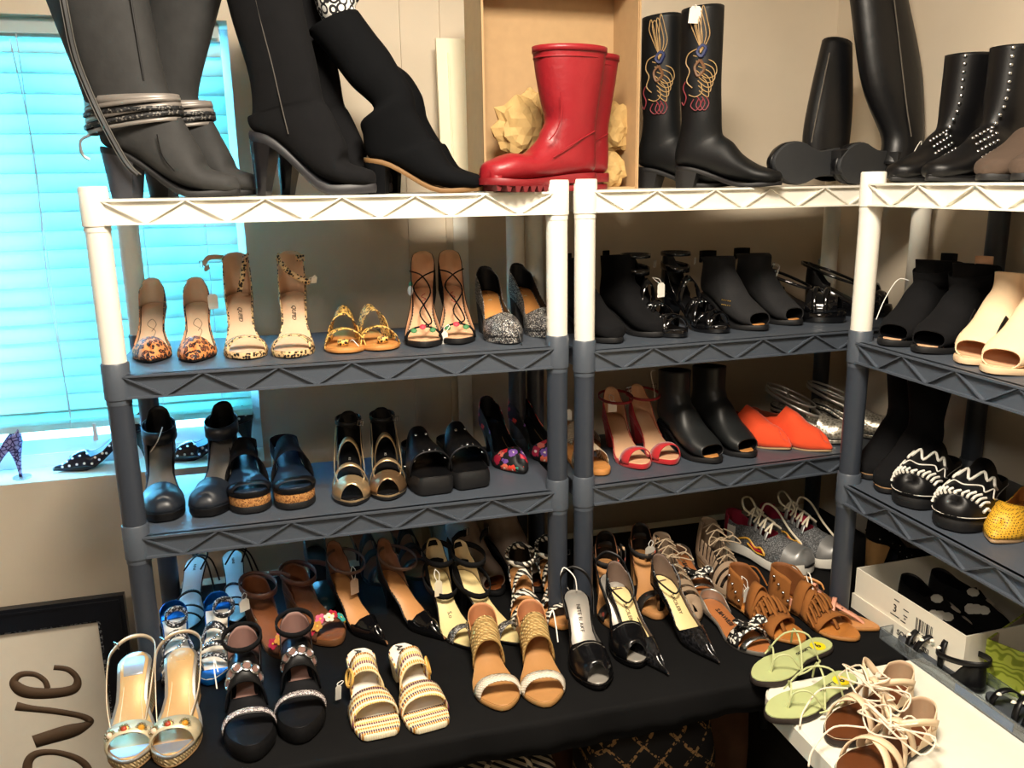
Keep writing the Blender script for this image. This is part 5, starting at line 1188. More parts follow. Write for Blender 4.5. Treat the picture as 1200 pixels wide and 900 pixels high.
def taupe_bootie(i, side):
    s = peep_bootie('grey_bootie', 'pale taupe peep toe bootie in shade under the shelf', 'taupe peep toe booties', i, side, M('pale_taupe_leather', '#9c8a7c', .6, vary=.1), hh=.07, shaft=.11, peep=.87, W=.088, insole=COG, lining=COG, slant=.06)
    s.toe_at((585, 640)[i], (700, 694)[i], TL, yaw=(18, 24)[i])
def zebra_sandal(i, side):
    s = Shoe('zebra_sandal', lab('zebra print caged sandal with tan footbed', i), 'zebra print sandals', side, L=.24, W=.084, toe='round', hh=.06, pl=.010)
    ZB = M('zebra_print', rough=.6, pat=p_wave([(0, '#14120f'), (.5, '#e6dfd0')], 34, 7, 'DIAGONAL', detail=1.5))
    s.sole(TAN); s.insole(M('tan_insole', '#c98f58', .45, vary=.08), .003); s.heel(BLK, .04, .04, .004, 1.1)
    for t, h, sk in ((.40, .066, .04), (.56, .052, -.05), (.68, .044, .05), (.82, .034, -.03)): s.strap('zebra_strap', ZB, t, .018, h, sk, thick=.003)
    s.upper('heel_counter', ZB, tabf([(0, .16), (.3, .13)]), tabf([(0, .07), (.05, .064), (.25, .01)]), t1=.25, lining=BLK)
    s.ankle('ankle_strap', ZB, .2, s.zt(.1) + .06, .037, .045, .014, tilt=.01); s.buckle(.35, .036, s.zt(.1) + .055)
    s.toe_at((624, 664)[i], (752, 740)[i], TL, hx=(607, 640)[i], hz=.12)
def dark_teal_pump():
    s = Shoe('teal_pump', 'dark teal leather pump half hidden behind the flower sandals', None, 1, L=.24, W=.084, toe='round', hh=.07, pl=.01)
    TQ = M('dark_teal', '#143038', .3)
    s.sole(BLK); s.insole(BLK); s.heel(BLK, .03, .03, .006, 1.2); s.upper('upper', TQ, tabf([(0, .12), (.4, .09), (.7, .05), (1, .02)]), tabf([(0, .07), (.1, .05), (.5, .03), (.64, .04), (.7, .07)]), lining=M('pale_grey', '#8b979c', .5))
    s.toe_at(385, 722, TL, hx=366, hz=.12)
def brown_strap_sandal(i, side):
    s = Shoe('brown_heel_sandal', lab('dark brown strappy heel far back under the shelf', i), 'brown strappy heels', side, L=.23, W=.08, toe='round', hh=.08, pl=.01)
    BR = M('brown_leather', '#7d4a2b', .45, vary=.2)
    s.sole(BLK); s.insole(BR); s.heel(BLK, .016, .016, .012, 1.8); s.upper('heel_counter', BR, tabf([(0, .16), (.3, .13)]), tabf([(0, .075), (.1, .06), (.3, .01)]), t1=.3, lining=BR)
    for t, h in ((.45, .06), (.6, .05), (.8, .035)): s.strap('cross_strap', BLK, t, .02, h, .03)
    s.ankle('ankle_strap', BR, .2, s.zt(.1) + .07, .036, .045, .012, tilt=.01); s.buckle(.3, .036, s.zt(.1) + .06)
    s.toe_at((455, 498)[i], (690, 682)[i], TL, yaw=(16, 12)[i])
def blue_slide():
    s = Shoe('pale_blue_heel', 'pale blue satin pump standing at back under the shelf', None, 1, L=.235, W=.08, toe='almond', hh=.075, pl=.006)
    PB = M('pale_blue_satin', '#8fb4cc', .35)
    s.sole(BLK); s.insole(PB); s.heel(PB, .014, .014, .012, 1.8); s.upper('upper', PB, tabf([(0, .12), (.4, .09), (.7, .05), (1, .02)]), tabf([(0, .07), (.08, .05), (.5, .02), (.64, .03), (.7, .07)]), lining=PB)
    s.toe_at(540, 668, TL, yaw=10)
for i, sd in enumerate((-1, 1)):
    for fn in (jewel_wedge, grommet_wedge, woven_block_slide, raffia_sandal, peep_slingback, snake_pump, lace_mule, blue_sandal, flower_sandal, ankle_strap_pump, buckle_sandal, taupe_bootie, zebra_sandal, brown_strap_sandal): fn(i, sd)
dark_teal_pump(); blue_slide()
# ---- black table, under the middle unit
def floral_strap(i, side):
    s = Shoe('floral_strap_sandal', lab('tan sandal with dark floral straps behind black pumps', i), 'floral strap sandals', side, L=.24, W=.084, toe='round', hh=.06, pl=.012)
    FS = M('dark_floral_fabric', rough=.7, pat=p_flowers('#1a1512', ['#b5523a', '#8c3b2f', '#c9a070', '#6b5a48'], 60, .34)); NB = M('natural_tan', '#b98552', .5, vary=.12)
    s.sole(NB); s.insole(NB, .003); s.heel(NB, .05, .05, .003, 1)
    s.upper('heel_counter', M('tan_counter', '#8a5a3a', .55), tabf([(0, .16), (.3, .13)]), tabf([(0, .08), (.05, .075), (.12, .05), (.28, .01)]), t1=.28, lining=BLK)
    s.ankle('ankle_strap', FS, .2, s.zt(.1) + .045, .036, .045, .016, tilt=.02); s.rib('strap_end', [(.1, .036, s.zt(.1) + .05), (.2, .046, s.zt(.1) + .04), (.32, .04, s.zt(.1) + .01)], .014, FS)
    s.strap('toe_strap', FS, .8, .03, .036); s.slab('insole_label', M('dark_label', '#3a2a1e', .6), lambda t: s.zt(t) + .003, lambda t: s.zt(t), .026, .22, .30)
    s.toe_at((725, 775)[i], (742, 728)[i], TL, hx=(708, 748)[i], hz=.13)
def laser_flat(i, side):
    s = Shoe('lace_up_flat', lab('taupe laser cut lace-up sandal with slotted leather', i), 'taupe lace-up sandals', side, L=.25, W=.092, toe='almond', hh=.03, pl=.010)
    TP = M('taupe_nubuck', '#957f68', .85, vary=.12, grain=(300, .2)); LC_ = M('taupe_lace', '#a8957c', .8)
    s.sole(M('pale_sole', '#c9a57b', .6)); s.insole(M('dark_insole', '#2b211b', .7)); s.heel(M('pale_sole', '#c9a57b', .6), .05, .05, .003, 1)
    R_ = tabf([(0, .13), (.3, .11), (.5, .085), (.7, .06), (1, .024)])
    for k, (a, b) in enumerate(((.0, .17), (.205, .245), (.275, .315), (.345, .385), (.415, .455), (.49, .53), (.565, .605), (.64, .70), (.74, .78), (.82, .99))):
        H_ = (lambda t: .095 if t < .18 else .06 - .02 * abs(t - .5)) if k < 7 else const(.2)
        for sd in (((1,), (-1,)) if 0 < k < 7 else ((1, -1),)): s.upper('leather_slat' if 0 < k < 9 else ('toe_cap' if k == 9 else 'heel_counter'), TP, R_, H_, t0=a, t1=b, n=8, thick=.0022, sides=sd)
    s.upper('side_wall', TP, R_, const(.016), t1=1.0, thick=.002)
    for k in range(5):
        t = .2 + .09 * k; z = s.zt(t) + R_(t) * .72; s.tube('lace', [(t, -.024, z), (t + .03, 0, z + .012), (t + .07, .024, z - .004)], .0017, LC_); s.tube('lace', [(t, .024, z), (t + .03, 0, z + .014), (t + .07, -.024, z - .004)], .0017, LC_)
    z = s.zt(.4) + .09; s.tube('lace_bow', [(.42, 0, z - .01), (.44, .03, z + .004), (.52, .045, z - .01), (.48, .02, z - .006), (.42, 0, z - .008), (.44, -.03, z + .006), (.5, -.04, z - .01), (.46, -.015, z)], .0017, LC_)
    s.tube('lace', [(.24, .03, s.zt(.2) + .08), (.3, .05, s.zt(.2) + .07), (.36, .03, s.zt(.2) + .065)], .0017, LC_)
    if i == 0: s.price_tag(.14, -.03, s.zt(.1) + .085, (-.006, -.01, -.012), w=.026, h=.032, mat=M('grey_tag', '#b8b4aa', .7))
    s.toe_at((815, 872)[i], (732, 708)[i], TL, hx=(770, 824)[i], hz=.12)
def sneaker(i, side):
    s = Shoe('running_shoe', lab('grey silver running shoe with loose white laces and crimson collar', i), 'grey running shoes', side, L=.265, W=.1, toe='soft', hh=.014, pl=.026, spring=.012)
    GM = M('grey_mesh', rough=.75, pat=p_cells([(0, '#3b3c3e'), (.5, '#5c5d5f'), (.8, '#77787a')], 420)); SV = M('silver_overlay', '#8d8d8c', .4, .5); CR_ = M('crimson_collar', '#8e1230', .8)
    MW = M('midsole_white', '#d8d4ca', .6, vary=.05)
    s.slab('outsole', M('outsole_dark', '#2a2a2c', .7), lambda t: s.zb(t) * .6 + .006, lambda t: s.zb(t) * .6, .002); s.slab('midsole', MW, lambda t: s.zt(t) + .004, lambda t: s.zb(t) * .6 + .006, -.003); s.insole(CR_, .008)
    R_ = tabf([(0, .13), (.25, .115), (.45, .092), (.7, .062), (.9, .046), (1, .032)]); H_ = tabf([(0, .075), (.08, .07), (.2, .06), (.3, .068), (.42, .075), (.58, .058), (.62, .2)])
    s.upper('upper', GM, R_, H_, lining=CR_, p=2.3, lift=-.006); s.upper('toe_cap', SV, lambda t: R_(t) + .0006, const(.2), t0=.77, p=2.3, thick=.0008, grow=.0014, lift=-.004); s.upper('heel_panel', MW, lambda t: R_(t) + .003, const(.05), t1=.2, p=2.3, thick=.001); s.upper('collar', CR_, lambda t: R_(t) + .002, H_, t1=.10, p=2.3, thick=.004, lift=.002)
    s.strap('tongue', CR_ if i else GM, .42, .06, .085, a0=55, a1=125, grow=-.006)
    for t in (.35, .42, .49, .56): s.strap('eyestay', SV, t, .010, R_(t) + .001, a0=38, a1=62, p=2.3, grow=.002); s.strap('eyestay', SV, t, .010, R_(t) + .001, a0=118, a1=142, p=2.3, grow=.002)
    LW = M('white_lace', '#e2d8c0', .8)
    for k in range(4):
        t = .33 + .07 * k; z = s.zt(t) + R_(t) * .93; s.tube('lace', [(t, -.026, z - .006), (t + .02, 0, z + .01), (t + .05, .026, z - .008)], .003, LW); s.tube('lace', [(t, .026, z - .006), (t + .02, 0, z + .012), (t + .05, -.026, z - .008)], .003, LW)
    z = s.zt(.4) + .1
    s.tube('lace_loop', [(.4, 0, z - .012), (.3, -.03, z + .012), (.24, -.02, z + .035), (.26, .01, z + .03), (.4, .0, z - .006)], .003, LW); s.tube('lace_loop', [(.4, 0, z - .012), (.36, .04, z + .014), (.44, .062, z + .0), (.6, .066, z - .05), (.78, .07, z - .09), (.9, .068, z - .105)], .003, LW)
    lg = M('crimson_logo', '#a61c2c', .5)
    def S_(t, h): return s.upt(t, -1, R_(t) + .002, math.asin(min(.97, h / R_(t)) ** 1.15), 2.3, -.002, .004)
    tube_obj('side_stripe', [S_(*q) for q in ((.24, .02), (.36, .034), (.46, .022), (.54, .03), (.6, .018), (.48, .012), (.36, .02))], .0026, M('yellow_stripe', '#d8a33a', .5), s.root); tube_obj('side_logo', [S_(*q) for q in ((.40, .026), (.48, .017), (.56, .023))], .0036, lg, s.root)
    s.toe_at((948, 992)[i], (678, 668)[i], TL, yaw=(24, 27)[i])
def fringe_sandal(i, side):
    s = Shoe('fringe_sandal', lab('brown suede fringed gladiator thong sandal with studs', i), 'brown fringed sandals', side, L=.25, W=.088, toe='round', hh=.008, pl=.008)
    SU = M('rust_suede', '#8a5420', .9, vary=.2, grain=(260, .4)); s.sole(M('tan_sole_edge', '#b07a42', .6)); s.insole(M('saddle_tan', '#b06f32', .45, vary=.12), .002)
    s.upper('ankle_cuff', SU, tabf([(0, .16), (.25, .14), (.4, .12)]), tabf([(0, .085), (.1, .085), (.2, .08), (.34, .07)]), t1=.3, lining=M('saddle_lining', '#7d4a22', .7))
    for k in range(4): s.strap('fringe_layer', SU, .40 + .055 * k, .028, .072 - .012 * k, .02 * (-1) ** k, p=1.9, thick=.003)
    for k in range(9):
        a = math.radians(20 + 140 * k / 8); l = .044 * math.cos(a); z = .012 + .056 * math.sin(a); s.rib('fringe_strip', [(.54, l * .9, z + .004), (.60, l * 1.05, z - .006), (.66, l * 1.12, max(.012, z - .024))], .009, SU, (1, 0, 0), thick=.0014)
    s.rib('thong_strap', [(.5, 0, .07), (.62, -.004, .05), (.74, -.006, .03), (.80, -.006, .012)], .009, SU, (1, 0, 0), thick=.003)
    s.strap('thong_band', SU, .7, .03, .03, .06, thick=.003)
    for k in range(4): s.stud('cuff_stud', .14 + .06 * k, -.036 - .001 * k, .085 - .015 * k, .004, metal(), N=(-.8, -.5, .2))
    s.tube('cuff_tie', [(.06, .02, .09), (.12, .05, .085), (.25, .06, .05)], .002, SU)
    if i == 0: s.price_tag(.2, -.01, .085, (.002, -.02, -.022), w=.024, h=.036, rz=.3)
    s.toe_at((938, 1008)[i], (758, 752)[i], TL, hx=(858, 905)[i], hz=.09)
def bow_sandal(i, side):
    s = Shoe('bow_sandal', lab('black and white bow trimmed flat sandal with brown insole', i), 'black and white bow sandals', side, L=.24, W=.086, toe='round', hh=.014, pl=.010)
    BW = M('black_white_print', rough=.6, pat=p_cells([(0, '#0e0e10'), (.62, '#e8e4da'), (.8, '#0e0e10'), (.9, '#f0ece2')], 190)); s.sole(SIL); s.insole(M('brown_insole', '#a9683a', .5, vary=.1), .003)
    s.strap('toe_band', BW, .74, .034, .036); s.strap('metal_band', metal(), .86, .014, .02, thick=.003)
    s.upper('heel_rim', SIL, tabf([(0, .08), (.4, .06)]), tabf([(0, .03), (.1, .026), (.3, .006)]), t1=.3, lining=SIL)
    z = s.zt(.74) + .036
    for sg in (1, -1):
        f = MB(); f.add([(0, -.008, 0), (sg * .034, -.02, .014), (sg * .042, .0, .016), (sg * .034, .018, .010), (0, .008, 0), (0, -.006, .008), (sg * .03, -.014, .022), (sg * .03, .012, .018), (0, .006, .008)], [(0, 1, 2, 3, 4), (5, 8, 7, 6), (0, 5, 6, 1), (1, 6, 7, 3, 2), (3, 7, 8, 4), (0, 4, 8, 5)])
        o = f.build('bow_loop', BW, s.root); o.location = s.L3(.74, 0, z)
    s.stud('bow_knot', .74, 0, z + .002, .009, BW, N=(0, -.3, 1)); s.text('S.IIAWEIII', .016, INK, .36, 0, flip=True, bold=.0003)
    s.toe_at((895, 828)[i], (772, 706)[i], TL, hx=(826, 792)[i], hz=.02)
def pink_thong():
    s = Shoe('pink_thong_sandal', 'pink studded thong sandal with tan footbed beside grey corner post', None, -1, L=.25, W=.08, toe='almond', hh=.006, pl=.008)
    PK = M('pink_leather', '#d99a80', .5, vary=.08); s.sole(M('tan_sole_edge', '#b07a42', .6)); s.insole(M('light_tan_insole', '#b9804c', .5), .002)
    s.upper('heel_counter', PK, tabf([(0, .12), (.3, .1)]), tabf([(0, .04), (.1, .036), (.25, .02), (.34, .002)]), t1=.34, lining=PK)
    s.rib('centre_strap', [(.36, 0, .068), (.5, -.002, .052), (.66, -.002, .034), (.78, 0, .022), (.86, 0, .010)], [.022, .018, .014, .008], PK, (1, 0, 0), thick=.003)
    s.strap('instep_strap', PK, .38, .012, .066); s.strap('side_strap', PK, .58, .010, .044, .05)
    for k in range(10): s.stud('cut_stud', .38 + .04 * k, .004 * (-1) ** k, .072 - .0052 * k, .0028, M('brown_metal', '#6b4638', .4, .5), N=(0, -.3, 1))
    s.tube('ankle_lace', [(.3, .03, .05), (.24, .045, .07), (.3, .02, .09), (.4, -.02, .07), (.38, -.04, .045)], .0016, WHT); s.rib('ankle_strap', [(.1, .03, .045), (.2, .05, .06), (.36, .055, .055), (.42, .045, .045)], .008, TAN, (0, 0, 1))
    s.toe_at(1030, 742, TL, hx=908, hz=.04)
# ---- white table
def green_sandal(i, side):
    s = Shoe('green_sandal', lab('pale green flat lace-up sandal with yellow size sticker', i), 'pale green lace sandals', side, L=.262, W=.086, toe='round', hh=.0, pl=.012, bend=.1)
    s.sole(M('dark_brown_sole', '#2a211c', .7), r=.002); GI = M('sage_green_leather', '#b5bd84', .5, vary=.05); s.insole(GI, .003, .003)
    st = MB().cyl((0, 0, 0), .017, .0006, 22).build('size_sticker', YEL, s.root); st.location = s.L3(.17, .004, s.zt(.17) + .0032)
    text_obj('sticker_number', '6', .022, INK, st, (0, 0, .001), (0, 0, PI / 2), bold=.0004); s.text('L.angelo', .015, INK, .33, 0, dz=.0042, flip=False, shear=.3)
    def lace(pts): s.tube('lace', pts, .002, M('sage_lace', '#c3c994', .6))
    z = .015
    lace([(.80, .004, z), (.78, .004, z + .03), (.72, -.01, z + .042), (.62, -.036, z + .022), (.56, -.044, z)]); lace([(.80, .0, z), (.77, .01, z + .034), (.7, .03, z + .04), (.6, .046, z)])
    lace([(.62, -.046, z), (.5, -.02, z + .05), (.4, .02, z + .055), (.34, .038, z)]); lace([(.6, .046, z), (.5, .02, z + .044), (.38, -.02, z + .05), (.30, -.04, z)])
    lace([(.34, .04, z), (.45, .06, z + .014), (.6, .058, z + .008), (.68, .05, z + .004)])
    s.toe_at((880, 903)[i], (803, 850)[i], TL, hx=(1044, 1074)[i], hz=.015)
def nude_sandal(i, side):
    s = Shoe('nude_sandal', lab('nude strappy lace-up sandal with dark brown footbed', i), 'nude lace-up sandals', side, L=.262, W=.088, toe='round', hh=.004, pl=.012)
    s.sole(M('dark_brown_sole', '#2a211c', .7)); s.insole(M('oiled_brown', '#5b3016', .35, vary=.25), .002, .003); NU = M('nude_strap', '#e0c6a4', .5, vary=.05); NL = M('nude_lace', '#ecdcc6', .6)
    a, b = s.per(30, .003); tube_obj('footbed_stitching', [s.pt(t, l, s.zt(t) + .0034) for t, l in a + list(reversed(b))], .0006, M('cream_thread', '#e9dcbd', .7), s.root, 0, 5, True)
    for t, h, sk in ((.66, .046, .09), (.66, .05, -.09), (.44, .06, .08), (.44, .064, -.08)): s.strap('cross_strap', NU, t, .016, h, sk, thick=.003)
    s.upper('heel_counter', NU, tabf([(0, .13), (.3, .1)]), tabf([(0, .06), (.08, .055), (.2, .03), (.32, .004)]), t1=.32, lining=M('nude_lining', '#b89a7c', .6))
    for sg in (1, -1): s.rib('ankle_strap', [(.2, sg * .034, .05), (.25, sg * .05, .075), (.36, sg * .04, .085), (.46, sg * .01, .075)], .013, NU, (0, .3, 1))
    s.slab('size_label', M('label_silver', '#b8b2a8', .4), lambda t: s.zt(t) + .005, lambda t: s.zt(t), .03, .2, .3)
    for k in range(5):
        ph = k * 1.3 + i; s.tube('loose_lace', [(.5, .0, .07), (.5 + .1 * math.cos(ph), .05 * math.sin(ph), .09), (.42 + .16 * math.cos(ph + 1), .075 * math.sin(ph + 1), .05), (.45 + .14 * math.cos(ph + 2), .07 * math.sin(ph + 2), .075), (.5, .01, .07)], .0018, NL)
    s.tube('loose_lace', [(.6, -.03, .06), (.72, -.07, .05), (.9, -.075, .02), (1.02, -.06, .008)], .0018, NL)
    s.toe_at((968, 988)[i], (872, 926)[i], TL, hx=(1178, 1215)[i], hz=.02)
def white_box():
    WB = M('white_card', '#e6e0d0', .6, vary=.03); WI = M('box_inside', '#b9a890', .8)
    x0, y1 = 1.60, -.175; Lb, Wb, Hb = .36, .27, .105
    P = at(1000, 712, -1.0); Q = at(1126, 800, -1.0); d = (Q - P); d.z = 0; yaw = math.atan2(d.y, d.x); Lb = d.length
    o = empty('shoe_box', (P.x, P.y, TZ + .0005), yaw, 'open white shoe box with barcode label holding black shoes', 'box')
    # local x runs along the long visible face towards the camera, local y to the right
    t = .003
    for nm, a, b in (('long_side', (0, 0, 0), (Lb, t, Hb)), ('long_side', (0, Wb - t, 0), (Lb, Wb, Hb)), ('end_panel', (0, t, 0), (t, Wb - t, Hb)), ('end_panel', (Lb - t, t, 0), (Lb, Wb - t, Hb)), ('base_panel', (t, t, 0), (Lb - t, Wb - t, t))): MB().box(a, b).build(nm, WB, o, 0)
    for nm, a, b in (('lid_rim', (-.004, -.004, 0), (Lb + .004, -.001, .038)), ('lid_rim', (-.004, -.001, 0), (-.001, Wb + .003, .038)), ('lid_rim', (Lb + .001, -.001, 0), (Lb + .004, Wb + .003, .038))): MB().box(a, b).build(nm, WB, o, 0)
    X = M('print_black', '#1a1a1c', .6)
    for k, wd in enumerate((2, 1, 3, 1, 2, 1, 1, 3, 2, 1, 2, 1)): MB().box((.20 + .0042 * k, -.0006, .05), (.20 + .0042 * k + .0011 * wd, .0002, .078)).build('barcode_bar', X, o, 0)
    text_obj('label_print', '3', .026, X, o, (.135, -.0008, .066), (PI / 2, 0, 0))
    for x0, x1, z in ((.122, .15, .048), (.155, .17, .046), (.13, .146, .086), (.16, .176, .076), (.162, .174, .062), (.164, .17, .055), (.2, .215, .044), (.22, .232, .044), (.236, .25, .044)): MB().box((x0, -.0006, z), (x1, .0002, z + .0022)).build('label_print', X, o, 0)
    text_obj('box_lettering', 'SONNACSSI', .018, X, o, (.2, -.0046, .018), (PI / 2, 0, 0), bold=.0003)
    return o, Lb, Wb, Hb, yaw
def boxed_shoe(i, box):
    o, Lb, Wb, Hb, yaw = box
    s = Shoe('black_white_sandal', lab('black sandal with white cutouts lying in white shoe box', i), 'black and white sandals in box', (-1, 1)[i], L=.24, W=.086, toe='round', hh=.03, pl=.012)
    WC = M('white_cutout', '#c9c4b8', .6); s.sole(BLR); s.insole(BLK); s.upper('upper', BLS, tabf([(0, .12), (.4, .09), (.7, .06), (1, .025)]), tabf([(0, .06), (.2, .05), (.4, .06), (.5, .1)]), lining=BLK)
    R_ = tabf([(0, .12), (.4, .09), (.7, .06), (1, .025)])
    for k in range(9):
        t = .5 + .05 * (k % 5); sg = 1 if k < 5 else -1; th = math.radians(40 + 14 * (k % 3)); P = s.upt(t, sg, R_(t) + .002, th, 2, -.002, .003); n = Vector((sg * math.cos(th), -.25, math.sin(th)))
        f = s.stud('white_cutout', 0, 0, 0, .013, WC, flat=.15, N=n); f.location = P
    M4 = o.matrix_basis if False else Matrix.Translation(o.location) @ Matrix.Rotation(yaw, 4, 'Z')
    c = M4 @ Vector((Lb * .5 + .01, Wb * (.32 + .36 * i), .004)); s.put(c.x, c.y, c.z, yaw + (PI / 2 if i == 0 else PI / 2 + .1))
def green_box():
    GD = M('green_damask', rough=.6, pat=p_wave([(0, '#7a8a1e'), (.3, '#8f9f26'), (.5, '#b4c04a')], 20, 9, 'DIAGONAL', detail=0.5, interp='LINEAR', bands='RINGS', dscale=2.0))
    P = at(1150, 800, -1.0); yaw = math.radians(-68)
    o = empty('green_box', (P.x, P.y, TZ + .0005), yaw, 'open lime green damask patterned shoe box at right edge', 'box')
    Lb, Wb, Hb, t = .32, .22, .10, .003
    for nm, a, b in (('long_side', (0, 0, 0), (Lb, t, Hb)), ('long_side', (0, Wb - t, 0), (Lb, Wb, Hb)), ('end_panel', (0, t, 0), (t, Wb - t, Hb)), ('end_panel', (Lb - t, t, 0), (Lb, Wb - t, Hb)), ('base_panel', (t, t, 0), (Lb - t, Wb - t, t))): MB().box(a, b).build(nm, GD, o, 0)
    for nm, a, b in (('inner_lining', (t, t, t), (Lb - t, t + .001, Hb - .002)), ('inner_lining', (t, t, t), (t + .001, Wb - t, Hb - .002)), ('inner_lining', (t, Wb - t - .001, t), (Lb - t, Wb - t, Hb - .002))): MB().box(a, b).build(nm, M('box_inside', '#b9a890', .8), o, 0)
    return o
def acrylic_tray():
    AC = M('clear_acrylic', '#dfe8ee', .04, trans=.92, vary=0)
    P = at(1030, 748, -1.0); Q = at(1195, 868, -1.0); d = Q - P; yaw = math.atan2(d.y, d.x); Lb = d.length + .12; Wb, Hb, t = .085, .028, .003
    o = empty('acrylic_tray', (P.x, P.y, TZ + .0005), yaw, 'long clear acrylic tray holding black strappy sandals', 'tray')
    for nm, a, b in (('long_side', (0, 0, 0), (Lb, t, Hb)), ('long_side', (0, Wb - t, 0), (Lb, Wb, Hb)), ('end_panel', (0, t, 0), (t, Wb - t, Hb)), ('end_panel', (Lb - t, t, 0), (Lb, Wb - t, Hb)), ('base_panel', (t, t, 0), (Lb - t, Wb - t, t))): MB().box(a, b).build(nm, AC, o, 0)
    MB().box((.22, t + .001, .003), (.36, t + .004, .02)).build('painted_blue_reflection', M('blue_reflection_colour', '#1f6fb0', .2, .3), o, 0)  # blue reflection on the tray wall, put in as a coloured strip
    for i in (0, 1):
        s = Shoe('pearl_sandal', lab('black strappy sandal with pearls lying in acrylic tray', 1 - i), 'black pearl sandals', (-1, 1)[i], L=.225, W=.066, toe='round', hh=.004, pl=.008)
        s.sole(BLR); s.insole(M('dark_grey_insole', '#3c4148', .4), .002)
        for t, h, sk in ((.8, .036, .05), (.62, .045, -.05), (.45, .055, .05)): s.strap('cross_strap', BLK, t, .012, h, sk, thick=.003)
        s.upper('heel_counter', BLK, tabf([(0, .12), (.3, .1)]), tabf([(0, .05), (.1, .045), (.28, .004)]), t1=.28, lining=BLK); s.ankle('ankle_strap', BLK, .24, .07, .036, .06, .012, tilt=.03, thick=.003)
        for k in range(8): s.stud('pearl', .4 + .055 * k, .03 * math.cos(k * 1.7), .058 - .0025 * k, .005, M('pearl_white', '#e9e2d4', .2), flat=1.0, N=(0, -.2, 1))
        M4 = Matrix.Translation(o.location) @ Matrix.Rotation(yaw, 4, 'Z'); c = M4 @ Vector((.135 + .235 * i, Wb / 2, .0035)); s.put(c.x, c.y, c.z, yaw - PI / 2)
def sparkle_pump():
    s = Shoe('rhinestone_pump', 'black rhinestone dotted pump with tan heel behind white shoe box', None, 1, L=.235, W=.082, toe='almond', hh=.09, pl=.006)
    s.sole(BLK); s.insole(TAN); s.heel(M('tan_heel', '#c79a62', .5), .04, .03, .004, 1.1); R_ = tabf([(0, .12), (.4, .09), (.7, .05), (1, .02)])
    s.upper('upper', BLS, R_, tabf([(0, .065), (.08, .05), (.5, .03), (.64, .04), (.7, .07)]), lining=BLK)
    random.seed(5)
    for k in range(40):
        t = random.uniform(.02, .9); sg = random.choice((1, -1)); h = {True: .05, False: .024}[t < .2 or t > .7]; th = math.asin(min(.95, random.uniform(.1, 1) * h / R_(t))); f = s.stud('rhinestone', 0, 0, 0, .0024, metal(), N=(sg * math.cos(th), 0, math.sin(th))); f.location = s.upt(t, sg, R_(t) + .002, th, 2, -.002, .003)
    P = at(1062, 668, -1.0); s.put(P.x, P.y, TZ, math.radians(80))
# ---- window sill, picture, things under the table
def polka_pump(i, side):
    s = Shoe('polka_dot_pump', lab('navy pump with white polka dots on window sill', i), 'polka dot pumps', side, L=.25, W=.08, toe='sharp', hh=.09, pl=.006)
    NV = M('navy_patent', '#0d1a30', .18, coat=.3); R_ = tabf([(0, .12), (.4, .09), (.7, .048), (1, .014)]); H_ = tabf([(0, .062), (.06, .055), (.2, .035), (.5, .022), (.62, .03), (.67, .07)])
    s.sole(BLK); s.insole(M('pale_blue_white', '#dfe6ea', .4, vary=.04)); s.heel(NV, .014, .014, .012, 1.8); s.upper('upper', NV, R_, H_, lining=M('pale_blue_lining', '#a9c2cf', .5))
    for k in range(26):
        t = .02 + .037 * k; row = k % 2
        for sg in (1, -1):
            h = min(H_(t), R_(t)) * (.35 + .42 * row); th = math.asin(min(.98, h / R_(t))); f = s.stud('white_dot', 0, 0, 0, .0034, WHT, flat=.2, N=(sg * math.cos(th), 0, math.sin(th))); f.location = s.upt(t, sg, R_(t) + .001, th, 2, -.002, .002)
    P = at((66, 192)[i], (549, 536)[i], WZ0 - FZ); yaw = math.radians((-84, -80)[i]); d = Vector((math.sin(yaw), -math.cos(yaw), 0)); c = P - d * s.L / 2; s.put(c.x, min(c.y, WALL_Y + .085), WZ0 + .0005, yaw)
def glass_slipper():
    s = Shoe('glass_slipper', 'purple crackle glass high heel ornament on clear round base', None, -1, L=.15, W=.055, toe='almond', hh=.085, pl=.006, cat='ornament')
    CG = M('purple_crackle_glass', rough=.15, pat=p_cells([(0, '#20204a'), (.06, '#2a2a58'), (.1, '#7f7fb8'), (.5, '#9a9ad0')], 90, feature='DISTANCE_TO_EDGE', out='Distance', interp='LINEAR'))
    s.sole(CG); s.heel(CG, .008, .008, .012, 2.0); s.upper('upper', CG, tabf([(0, .1), (.4, .08), (.7, .045), (1, .02)]), tabf([(0, .04), (.1, .03), (.5, .02), (.62, .03), (.68, .06)]))
    b = MB().cyl((0, 0, -.004), .022, .004, 24).build('glass_base', M('clear_acrylic', '#dfe8ee', .04, trans=.92, vary=0), s.root); b.location = s.L3(.09, 0, .0)
    P = at(27, 560, WZ0 - FZ); yaw = math.radians(-76); d = Vector((math.sin(yaw), -math.cos(yaw), 0)); c = P + d * (s.L / 2 - .012); s.put(c.x, c.y, WZ0 + .0045, yaw)
